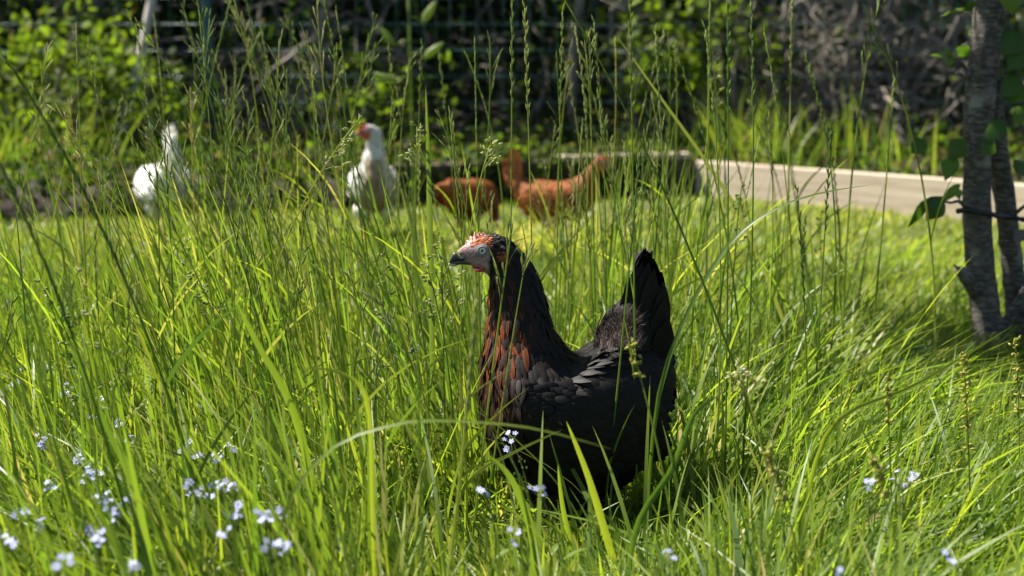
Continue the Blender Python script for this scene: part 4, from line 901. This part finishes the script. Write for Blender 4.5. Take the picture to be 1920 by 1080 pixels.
# ------------------------------------------------------------------ seeding grass stalks
def bez(a, b, c, n):
    t = np.linspace(0, 1, n)[:, None]; return (1 - t) ** 2 * a + 2 * t * (1 - t) * b + t ** 2 * c
def spikelet(p, d, l_, w, sides=4):
    d = nrm(np.asarray(d, float)); P = p[None] + d[None] * (np.array([0, 0.3, 0.65, 1.0]) * l_)[:, None]
    return tube(P, np.array([0.25, 1.0, 0.8, 0.12]) * w * 0.5, sides, cap=False)
def stalk(kind, tipxy, basex, Y, label, group, curve=0.0, r=0.0012, seedlen=0.17, dry=0.0, tint=None, dY=0.0, cat='grass stalk', name='grass_stalk', droop=0.0, leaf=True):
    tip = pt(tipxy[0], tipxy[1], Y + dY); bx0 = np.array([gx(basex, Y), Y, -0.01])
    o = empty(name, tuple(float(v) for v in bx0)); tag(o, label, cat, group)
    tip = tip - bx0; L = np.linalg.norm(tip)
    mid = tip * 0.55 + np.array([tip[2] * curve, rng.normal(0, 0.02), 0.06 * L])
    n = 14; P = bez(np.zeros(3), mid, tip, n)
    tint = rng.random() if tint is None else tint
    r *= 1.1
    mb = MB(); mb.add(*tube(P, np.linspace(r * 1.25, r * 0.55, n), 4), np.array([tint, 0.5, dry])); mb.build('stem', M['stalk'], o)
    if leaf:
        for k in range(rng.integers(1, 3)):
            f = rng.uniform(0.15, 0.5); a = P[int(f * (n - 1))]; az = rng.uniform(0, 6.28)
            d = nrm(np.array([math.cos(az) * 0.5, math.sin(az) * 0.35, 1.0])); l_ = rng.uniform(0.1, 0.22)
            V, F, T, X, I = ribbons(a[None], d[None], np.array([[math.sin(az), -1.0, 0.2]]), [l_], [rng.uniform(0.003, 0.0055)], [0.7, 1, 0.95, 0.8, 0.5, 0.05], (np.array([[math.cos(az), math.sin(az), -0.6]]) * rng.uniform(0.1, 0.5)))
            g = MB(); g.add(V, F, np.stack([tint + 0 * T, T, dry + 0 * T], -1)); g.build('leaf_blade', M['grass'], o)
    g = MB(); cs = np.array([tint, 0.5, dry]); sl = min(seedlen, L * 0.55)
    Pf = bez(np.zeros(3), mid, tip, 60); seg = np.linalg.norm(np.diff(Pf, axis=0), axis=1); s_from_tip = np.concatenate([np.cumsum(seg[::-1])[::-1], [0]])
    def at(s): i = int(np.argmin(np.abs(s_from_tip - s))); return Pf[i], nrm(Pf[min(i + 1, 59)] - Pf[max(i - 1, 0)])
    if kind == 'rye':
        nsp = int(sl / 0.0085); az0 = rng.uniform(0, 6.28); sd = np.array([math.cos(az0), math.sin(az0), 0])
        for k in range(nsp):
            p, d = at(sl * k / nsp); q = sd * (1 if k % 2 else -1)
            g.add(*spikelet(p, d + q * rng.uniform(0.12, 0.35), rng.uniform(0.011, 0.017), rng.uniform(0.0024, 0.0036)), np.clip(cs + rng.normal(0, 0.06, 3) * [1, 0, 0], 0, 1))
    elif kind == 'brome':                       # slender branches held close, long narrow spikelets
        for k in range(9):
            p, d = at(sl * (0.1 + 0.9 * k / 9)); az = rng.uniform(0, 6.28); out = np.array([math.cos(az), math.sin(az) * 0.6, 0])
            bl = rng.uniform(0.02, 0.055) * (0.6 + 0.6 * k / 9); e = p + nrm(d + out * rng.uniform(0.2, 0.55)) * bl
            g.add(*tube([p, (p + e) / 2 + [0, 0, 0.002], e], [r * 0.35] * 3, 3), cs)
            for j in range(rng.integers(1, 4)):
                q = p + (e - p) * rng.uniform(0.45, 1); g.add(*spikelet(q, nrm(e - p) + out * 0.15 + np.array([0, 0, -droop]), rng.uniform(0.010, 0.018), rng.uniform(0.0018, 0.0029)), cs)
        p, d = at(0.0); g.add(*spikelet(p - d * 0.012, d, 0.02, 0.003), cs)
    elif kind == 'panicle':                     # open meadow-grass head of little clusters
        for k in range(11):
            p, d = at(sl * k / 11); az = rng.uniform(0, 6.28); out = np.array([math.cos(az), math.sin(az), 0])
            bl = (0.006 + 0.03 * (k / 11) ** 1.2) * rng.uniform(0.6, 1.3); e = p + nrm(d * 0.7 + out * 0.9 + np.array([0, 0, -droop])) * bl
            g.add(*tube([p, (p + e) / 2 + [0, 0, 0.002], e], [r * 0.3] * 3, 3), cs)
            for j in range(4):
                q = p + (e - p) * rng.uniform(0.5, 1.05) + rng.normal(0, 0.0022, 3); g.add(*spikelet(q, d * 0.6 + out + rng.normal(0, 0.4, 3), rng.uniform(0.006, 0.009), rng.uniform(0.003, 0.0042)), np.clip(cs + [rng.normal(0, 0.15), 0, 0], 0, 1))
    elif kind == 'sedge':                       # beaded clusters, spaced out down the stem
        s = 0.0; k = 0
        while s < sl:
            p, d = at(s)
            for j in range(7):
                q = p + rng.normal(0, 0.0022, 3); g.add(*spikelet(q, d * 0.5 + rng.normal(0, 0.6, 3), rng.uniform(0.006, 0.009), rng.uniform(0.0032, 0.0045)), np.array([rng.random(), 0.5, rng.uniform(0.0, 0.5)]))
            k += 1; s += 0.008 + 0.0022 * k
    elif kind == 'oat':                         # a few broad hanging spikelets
        for k in range(5):
            p, d = at(sl * k / 5); sx = 1 if k % 2 else -1; e = p + np.array([sx * 0.012, rng.normal(0, 0.005), -0.004])
            g.add(*tube([p, (p + e) / 2 + [0, 0, 0.003], e], [r * 0.4] * 3, 3), cs)
            V, F = spikelet(e, np.array([sx * 0.25, 0, 0.5 - k * 0.1]), 0.022, 0.0075, 6); g.add(V, F, cs)
    if g.V: g.build('seed_head', M['sedge'] if kind == 'sedge' else M['seed'], o)
    return o
# stalks that stand out one by one
one = [
 ('rye', (-8, 82), 430, 1.62, 'dark knobbly rye stalk bowing over to the left above the bright bush', dict(curve=0.10, r=0.0019, seedlen=0.30, tint=0.1)),
 ('rye', (-30, 250), 310, 1.45, 'thick dark rye stalk leaning steeply over the forget-me-nots', dict(curve=0.06, r=0.002, seedlen=0.24, tint=0.1)),
 ('brome', (128, 190), 215, 2.7, 'silvery pale seed head beside the white hen with the cocked tail', dict(dry=0.9, r=0.0015, seedlen=0.16)),
 ('brome', (357, 170), 380, 2.6, 'pale bleached seed head standing right above the white hen with the cocked tail', dict(dry=0.8, r=0.0014, seedlen=0.13)),
 ('rye', (432, 2), 300, 3.0, 'tall rye stalk leaning across the green fence post', dict(curve=-0.02, r=0.0019, tint=0.6)),
 ('brome', (486, 62), 395, 2.9, 'feathery brome stalk arching to the right over the bramble bush', dict(curve=-0.12, r=0.0018, tint=0.7, seedlen=0.26)),
 ('brome', (705, 32), 640, 2.9, 'feathery brome head rising above the comb of the upright white hen', dict(curve=-0.08, r=0.0018, tint=0.7, seedlen=0.24)),
 ('brome', (384, 268), 560, 1.95, 'slender dark brome stalk leaning left between the two white hens', dict(curve=0.05, tint=0.15, seedlen=0.14, r=0.0014)),
 ('brome', (467, 286), 585, 2.0, 'brome stalk with closed seed head between the two white hens', dict(curve=0.03, tint=0.3, seedlen=0.15, r=0.0013)),
 ('panicle', (674, 222), 470, 2.05, 'drooping open seed head beside the face of the upright white hen', dict(curve=-0.20, tint=0.5, seedlen=0.10, droop=0.5, dry=0.35)),
 ('panicle', (782, 238), 762, 2.2, 'clustered meadow-grass head to the right of the upright white hen', dict(tint=0.8, seedlen=0.08, dry=0.2)),
 ('oat', (765, -10), 800, 1.25, 'blurred stalk with broad hanging green spikelets', dict(tint=0.4, r=0.0014, seedlen=0.09, leaf=False)),
 ('rye', (843, 212), 905, 2.2, 'rye stalk leaning left above the pecking brown hen', dict(tint=0.6)),
 ('rye', (890, 84), 905, 2.15, 'upright rye stalk directly above the head of the black hen', dict(tint=0.5, seedlen=0.2)),
 ('panicle', (920, 268), 880, 2.1, 'bright green nodding tip above the black hen', dict(tint=1.0, seedlen=0.05, curve=-0.1)),
 ('rye', (961, -20), 955, 2.1, 'straight rye stalk rising beside the tail of the walking brown hen', dict(tint=0.7)),
 ('rye', (984, 15), 1010, 2.1, 'rye stalk with pale seed head crossing the walking brown hen', dict(tint=0.8, dry=0.2)),
 ('rye', (1055, 22), 1035, 2.3, 'thin upright rye stalk behind the neck of the black hen', dict(tint=0.5)),
 ('rye', (1052, -12), 1500, 1.85, 'long knobbly rye stalk arching over to the right towards the timber board', dict(curve=0.05, r=0.0017, seedlen=0.36, tint=0.35)),
 ('rye', (1182, -20), 1195, 2.0, 'upright rye stalk with green knots above the raised tail of the black hen', dict(tint=0.5)),
 ('rye', (1229, 60), 1270, 2.4, 'blurred rye stalk before the corner of the timber board', dict(tint=0.7, r=0.0016)),
 ('rye', (1262, 84), 1400, 2.35, 'rye stalk leaning left before the sunlit lime-green leaves', dict(curve=0.08, tint=0.7, r=0.0015)),
 ('rye', (1332, -15), 1322, 2.7, 'bright thick stalk in front of the lime-green leaf sprays', dict(tint=1.0, r=0.0024)),
 ('rye', (1365, -10), 1358, 2.0, 'thin dark straight stalk in front of the timber board', dict(tint=0.2, r=0.0011)),
 ('rye', (1407, -10), 1385, 2.0, 'dark upright stalk with narrow seed head before the timber board', dict(tint=0.2, r=0.0012, curve=0.02)),
 ('rye', (1486, -10), 1470, 2.6, 'pale upright seed head in front of the tangled twigs', dict(tint=0.8, dry=0.3, r=0.0016)),
 ('rye', (1512, 112), 1535, 2.5, 'hooked seed head in front of the tangled twigs', dict(tint=0.6, curve=0.12, r=0.0016)),
 ('brome', (1650, -5), 1580, 2.7, 'pale green brome stalk crossing the tangled twigs', dict(tint=0.9, curve=-0.05, r=0.0018)),
 ('brome', (1622, 18), 1750, 2.7, 'drooping brome stalk crossing another before the tangled twigs', dict(tint=0.8, curve=0.12, r=0.0018, dry=0.2)),
 ('rye', (1676, 150), 1620, 2.6, 'short rye stalk leaning towards the forked tree', dict(tint=0.7, r=0.0015)),
 ('rye', (1200, 275), 1130, 2.0, 'slim green stalk close behind the black hen', dict(tint=0.4)),
 ('rye', (1558, 245), 1520, 2.3, 'thin stalk rising across the timber board', dict(tint=0.3)),
 ('sedge', (1184, 650), 1290, 1.62, 'yellow-green beaded sedge spike in front of the tail of the black hen', dict(curve=0.03, r=0.0012, seedlen=0.05, leaf=False)),
 ('sedge', (1806, 668), 1822, 1.75, 'beaded sedge spike standing before the foot of the forked tree', dict(seedlen=0.12, r=0.001, leaf=False)),
 ('sedge', (1902, 640), 1905, 1.9, 'beaded sedge spike in front of the second stem of the tree', dict(seedlen=0.1, r=0.001, leaf=False)),
 ('sedge', (1440, 850), 1560, 1.5, 'beaded sedge spike leaning over the grass right of the black hen', dict(seedlen=0.06, r=0.0012, leaf=False)),
 ('panicle', (1384, 692), 1480, 1.75, 'cream clustered seed head right of the tail of the black hen', dict(dry=0.5, tint=1.0, seedlen=0.045, leaf=False, curve=0.04)),
 ('sedge', (1664, 712), 1680, 1.7, 'short blurred sedge spike between the black hen and the tree', dict(seedlen=0.06, r=0.001, leaf=False)),
 ('sedge', (1636, 865), 1760, 1.45, 'small sedge spike beside the forget-me-nots right of the black hen', dict(seedlen=0.04, r=0.001, leaf=False)),
 ('rye', (893, 560), 820, 1.52, 'blurred pale seed head rising in front of the breast of the black hen', dict(tint=0.9, dry=0.15, r=0.0018, seedlen=0.16, leaf=False, curve=0.02)),
 ('brome', (960, 425), 880, 1.85, 'green brome stalk crossing the cheek of the black hen', dict(tint=0.8, seedlen=0.12, r=0.0013, leaf=False)),
 ('brome', (985, 490), 900, 1.9, 'thin green stalk crossing the neck of the black hen', dict(tint=0.8, seedlen=0.03, r=0.0010, leaf=False)),
]
for (kd, tip, bxp, Y, lb, kw) in one: stalk(kd, tip, bxp, Y, lb, 'seeding grass stalks', **kw)
# clumps whose stalks are alike
def clump(n, x0, x1, y0, y1, shift, Y0, Y1, label, group, kinds=('rye', 'brome'), tint=(0.2, 1.0)):
    for k in range(n):
        tx, ty, Y = rng.uniform(x0, x1), rng.uniform(y0, y1), rng.uniform(Y0, Y1)
        bxp = tx + rng.normal(shift, abs(shift) * 0.6 + 45)
        bxw = gx(bxp, Y)
        if any(((bxw - a) / (rx + .02)) ** 2 + ((Y - b) / (ry + .02)) ** 2 < 1 for (a, b, rx, ry) in HENS_XY): continue
        if abs(bxp - 1075) < 190 and Y < HY: continue
        q = np.array([bxw - gx(905, HY), Y - HY]); sd = np.array([SUN.x, SUN.y]) / math.hypot(SUN.x, SUN.y); al = q @ sd
        if -0.05 < al < 0.6 and -0.05 < q[0] * sd[1] - q[1] * sd[0] < 0.17: continue
        kd = kinds[rng.integers(len(kinds))]; dry = rng.uniform(0.1, 0.4) * (rng.random() < 0.4); tn = rng.uniform(*tint)
        look = {'rye': 'rye', 'brome': 'feathery brome', 'panicle': 'open-headed meadow-grass'}[kd]
        lean_ = 'leaning left' if tx - bxp < -45 else ('leaning right' if tx - bxp > 45 else 'standing straight')
        stalk(kd, (tx, ty), bxp, Y, label % (('straw-tinged ' if dry else ('bright green ' if tn > 0.55 else 'dark green ')) + look + ' stalk ' + lean_), group, curve=rng.normal(0.03, 0.05), r=rng.uniform(0.0009, 0.0015), seedlen=rng.uniform(0.09, 0.22), dry=dry, tint=tn)
clump(64, 330, 640, -20, 330, 130, 2.1, 3.3, '%s in the tall clump between the two white hens', 'stalks between the white hens')
clump(26, 420, 640, 300, 520, 110, 1.8, 2.4, 'shorter %s in front of the white hens', 'shorter stalks in front of the white hens', ('brome', 'rye'))
clump(40, 0, 330, 20, 420, 120, 1.9, 3.3, '%s in the stand before the bright leafy bush', 'stalks before the bright bush')
clump(26, 700, 930, 60, 420, 20, 2.1, 3.0, '%s between the upright white hen and the brown hens', 'stalks left of the brown hens')
clump(40, 1040, 1270, 40, 400, -10, 2.25, 3.2, '%s behind the back of the black hen', 'stalks behind the black hen')
clump(20, 1290, 1580, 40, 420, 10, 2.1, 3.4, '%s in front of the pale timber board', 'stalks before the timber board', ('rye', 'rye', 'panicle'))
clump(20, 640, 860, 430, 640, 40, 1.7, 2.2, '%s beside the beak of the black hen', 'stalks beside the black hen', ('brome', 'panicle', 'rye'))
clump(10, 20, 420, 440, 640, 70, 1.6, 2.3, 'low %s above the forget-me-nots', 'stalks above the forget-me-nots', ('brome', 'rye', 'panicle'))

# ------------------------------------------------------------------ single broad blades that stand out
def blade(pts, Y, wpx, label, tint=0.5, dry=0.0, nor=(0.1, -1, 0.5), dY=None):
    P = np.array([pt(x, y, Y if dY is None else Y + dY[k]) for k, (x, y) in enumerate(pts)]); root = P[0].copy(); root[2] = -0.01
    if P[0][2] > 0.02: P = np.vstack([[P[0][0] - (P[1][0] - P[0][0]) * 0.25, P[0][1], -0.01], P])
    Q, u = crom(P, 18); t = np.linspace(0, 1, 18)
    T = nrm(np.gradient(Q, axis=0)); side = nrm(np.cross(T, np.array(nor, float))); nn = np.cross(side, T); w = wpx * Y / FPX / 2 * np.interp(t, [0, 0.25, 0.55, 0.85, 1], [0.6, 1, 1, 0.55, 0.03])
    V = np.stack([Q - side * w[:, None], Q - nn * w[:, None] * 0.3, Q + side * w[:, None]], 1).reshape(-1, 3) - Q[0]
    i = np.arange(17)[:, None] * 3 + np.arange(2)[None]; F = np.stack([i, i + 1, i + 4, i + 3], -1).reshape(-1, 4)
    mb = MB(); mb.add(V, F, np.stack([np.full(54, tint), np.repeat(t, 3), np.full(54, dry)], -1)); o = empty('grass_plant', tuple(float(v) for v in Q[0])); mb.build('blade', M['grass'], o)
    tag(o, label, 'grass', 'broad single grass blades')
    for k in range(2):
        az = rng.uniform(0, 6.28); l_ = rng.uniform(0.07, 0.13); V, F, T, X, I = ribbons(np.zeros((1, 3)), np.array([[math.cos(az) * 0.4, math.sin(az) * 0.4, 1.0]]), np.array([[-math.sin(az), math.cos(az), 0.1]]), [l_], [w.max() * 1.2], [0.7, 1, 0.9, 0.6, 0.05], np.array([[math.cos(az), math.sin(az), -0.5]]) * 0.3)
        g = MB(); g.add(V, F, np.stack([tint + 0 * T, T, 0 * T], -1)); g.build('blade', M['grass'], o)
blade([(520, 1010), (610, 850), (745, 795), (860, 790), (1000, 803), (1146, 842)], 1.38, 8, 'pale blade lying level across the breast of the black hen', 0.5, 0.05, (0.1, -0.6, 1))
blade([(1175, 1130), (1150, 1050), (1105, 900), (1062, 790)], 1.7, 15, 'bright upright blade in front of the thigh of the black hen', 0.95)
blade([(1090, 1130), (1075, 1050), (1055, 950), (1046, 872)], 1.75, 11, 'bright short blade beside the taller one before the black hen', 0.8)
blade([(1000, 1120), (1000, 1010), (960, 900), (910, 850)], 1.6, 17, 'broad bent blade below the breast of the black hen', 0.6)
blade([(845, 1000), (880, 900), (960, 850), (1055, 805)], 1.65, 7, 'narrow pale blade rising to the right before the black hen', 0.8, 0.1)
blade([(1480, 640), (1400, 430), (1325, 305), (1240, 185), (1155, 65)], 2.6, 8, 'wide pale blade slanting up over the corner of the timber board', 0.1, 0.25)
blade([(810, 620), (806, 420), (803, 300), (798, 160)], 2.2, 11, 'upright blue-green blade to the right of the upright white hen', 0.05, 0.1)
blade([(1190, 1000), (1260, 880), (1300, 780), (1350, 740)], 1.6, 12, 'dark blade rising behind the rump of the black hen', 0.1)
blade([(1500, 1000), (1560, 800), (1720, 720), (1900, 610)], 1.75, 9, 'long bright blade slanting up towards the foot of the forked tree', 0.85)
blade([(1240, 720), (1350, 480), (1480, 380), (1640, 345)], 1.9, 9, 'long dark blade arching across the face of the timber board', 0.15, 0.0, (0, -0.5, 1))
blade([(620, 1100), (560, 800), (480, 640), (440, 560)], 1.6, 15, 'broad green blade rising above the forget-me-nots', 0.6)
blade([(380, 1080), (300, 1000), (200, 800), (130, 640)], 1.5, 14, 'broad dark green blade leaning left over the forget-me-nots', 0.3)
blade([(700, 980), (690, 760), (640, 700), (560, 690)], 1.5, 10, 'bent yellow-green blade left of the breast of the black hen', 0.9)

def tuft(px, Y, n, h, spread, tint, dryv, label):
    o = empty('grass_tuft', (float(gx(px, Y)), Y, -0.01)); tag(o, label, 'grass')
    az = rng.uniform(0, 6.28, n); b = np.stack([rng.normal(0, spread, n), rng.normal(0, spread * 0.6, n), np.zeros(n)], -1)
    me = grass('blade', b[:, 0], b[:, 1], b[:, 2], h * rng.uniform(0.6, 1.2, n), rng.uniform(0.004, 0.008, n), az, np.abs(rng.normal(0.3, 0.2, n)), np.abs(rng.normal(0.6, 0.25, n)), np.clip(rng.normal(tint, 0.2, n), 0, 1), np.clip(rng.normal(dryv, 0.3, n), 0, 1), S=8)
    f = link('blades', me, o); f['kind'] = 'stuff'
tuft(1000, 4.75, 170, 0.20, 0.09, 0.6, 0.45, 'straw-tinged arching grass tuft in front of the two brown hens')
tuft(1085, 4.6, 110, 0.24, 0.06, 0.7, 0.25, 'green arching grass tuft before the neck of the walking brown hen')
tuft(890, 4.8, 60, 0.12, 0.05, 0.7, 0.3, 'small arching grass tuft before the pecking brown hen')
tuft(290, 4.6, 70, 0.22, 0.07, 0.6, 0.35, 'loose grass tuft in front of the white hen with the cocked tail')

# ------------------------------------------------------------------ forget-me-nots
def petal_mesh(m1, m2, r, name):
    V, F, mi = [], [], []
    for k in range(5):
        a = k * 2 * math.pi / 5; b = len(V)
        for (rr, da, z) in [(0.12, 0, 0.0), (0.55, -0.42, 0.08), (0.95, -0.36, 0.02), (1.05, 0, 0.04), (0.95, 0.36, 0.02), (0.55, 0.42, 0.08)]:
            V.append((math.cos(a + da) * rr * r, math.sin(a + da) * rr * r, z * r * 1.5))
        F += [(b, b + 1, b + 2, b + 3), (b, b + 3, b + 4, b + 5)]; mi += [0, 0]
    b = len(V)
    for k in range(8): a = k * math.pi / 4; V.append((math.cos(a) * 0.22 * r, math.sin(a) * 0.22 * r, 0.16 * r))
    F += [(b, b + 1, b + 2, b + 3), (b, b + 3, b + 4, b + 7), (b + 4, b + 5, b + 6, b + 7)]; mi += [1, 1, 1]
    me = bpy.data.meshes.new(name); me.from_pydata(V, [], F); me.materials.append(m1); me.materials.append(m2)
    me.polygons.foreach_set('material_index', mi); me.update(); return me
FL = petal_mesh(M['petal'], M['flowereye'], 0.0034, 'flower')
def forget(px, py, z, label, group, nf=5):
    top = at_z(px, py, z); bx0 = top + np.array([rng.normal(0, 0.03), rng.normal(0.02, 0.02), 0]); bx0[2] = -0.01
    o = empty('forget_me_not', tuple(float(v) for v in bx0)); tag(o, label, 'flower', group); top = top - bx0
    mb = MB(); cs = np.array([rng.random(), 0.5, 0.1])
    P = bez(np.zeros(3), top * 0.6 + np.array([rng.normal(0, 0.02), 0, 0.02]), top, 9); mb.add(*tube(P, np.linspace(0.0014, 0.0007, 9), 4), cs)
    fl = []
    for k in range(nf):
        e = top + np.array([rng.normal(0, 0.0048), rng.normal(0, 0.005), rng.normal(0, 0.0036)]); fl.append(e)
        mb.add(*tube([P[-2], (P[-2] + e) / 2 + [0, 0, 0.001], e], 0.0005, 3), cs)
    for k in range(5):                            # buds down the curled cyme
        e = P[-3] + rng.normal(0, 0.006, 3); mb.add(*spikelet(e, np.array([0, 0, 1.0]), 0.004, 0.0024), cs)
    mb.build('stem', M['budstem'], o)
    for k in range(3):
        a = P[2 + k]; az = rng.uniform(0, 6.28); d = np.array([[math.cos(az), math.sin(az), 0.8]])
        V, F, T, X, I = ribbons(a[None], d, np.array([[0, 0, 1.0]]), [rng.uniform(0.025, 0.045)], [0.009], [0.5, 0.9, 1, 0.7, 0.1], np.array([[0, 0, -0.3]]), -0.2, 3)
        g = MB(); g.add(V, F, np.stack([0.5 + 0 * T, T, 0 * T], -1)); g.build('leaf', M['grass'], o)
    for e in fl:
        f = link('flower', FL, o); f.location = e
        dv = Vector((rng.normal(0, 0.5), -0.55 + rng.normal(0, 0.4), 0.9)); f.rotation_euler = dv.to_track_quat('Z', 'Y').to_euler(); s = rng.uniform(0.75, 1.15); f.scale = (s, s, s)
LL = [(78, 825), (30, 722), (45, 693), (125, 730), (160, 742), (190, 750), (170, 780), (223, 797), (250, 818), (147, 862), (166, 886), (184, 890), (92, 905), (190, 922), (212, 938), (242, 935), (172, 996), (184, 1014), (212, 960), (112, 1048), (242, 1065), (75, 985), (38, 965), (20, 1020)]
LM = [(348, 838), (373, 850), (410, 860), (437, 842), (348, 910), (372, 920), (408, 915), (440, 912), (447, 946), (445, 966), (490, 972), (506, 968), (527, 960), (514, 1022), (530, 1018), (415, 995)]
for (a, b) in LL: forget(a, b, np.interp(b, [680, 1060], [0.16, 0.23]), 'pale blue forget-me-not in the thick drift of flowers farthest from the forked tree', 'forget-me-nots in the drift', rng.integers(4, 9))
for (a, b) in LM: forget(a, b, np.interp(b, [680, 1060], [0.17, 0.23]), 'pale blue forget-me-not between the drift of flowers and the black hen', 'forget-me-nots nearer the black hen', rng.integers(4, 8))
for (a, b) in [(667, 743), (388, 675), (132, 682), (95, 690), (268, 455), (665, 470), (580, 757), (783, 650)]: forget(a, b, 0.17, 'small stray forget-me-not among the tall grass stalks', 'stray forget-me-nots', 3)
for (a, b, lb) in [(950, 838, 'forget-me-not against the dark breast of the black hen'), (954, 815, 'forget-me-not bud stem against the black hen, topmost on her breast'), (903, 917, 'forget-me-not just below the breast of the black hen'), (1010, 920, 'tiny forget-me-not before the thigh of the black hen'), (968, 1012, 'forget-me-not at the feet of the black hen'),
                   (1628, 905, 'large-headed forget-me-not over a broad green leaf, right of the black hen'), (1690, 896, 'forget-me-not with a wide flower head right of the black hen'), (1714, 890, 'forget-me-not beside the wide-headed one right of the black hen')]:
    forget(a, b, 0.2, lb, 'forget-me-nots around the black hen', 5)
for (a, b) in [(1578, 1072), (1798, 1048), (1385, 695), (1255, 1040)]: forget(a, b, 0.19, 'lone small forget-me-not in the grass right of the black hen', 'lone forget-me-nots', 3)
# one scarlet flower
top = at_z(445, 676, 0.2); o = empty('scarlet_flower', (float(top[0]), float(top[1]) + 0.02, -0.01)); tag(o, 'tiny scarlet flower among the grass left of the black hen', 'flower')
mb = MB(); mb.add(*tube([(0, 0, 0), (0, -0.01, 0.1), (0, -0.02, 0.208)], 0.0009, 4)); mb.build('stem', M['budstem'], o)
f = link('flower', petal_mesh(M['scarlet'], M['flowereye'], 0.0055, 'scarlet_petals'), o); f.location = (0, -0.02, 0.21); f.rotation_euler = (R(50), 0, 0)
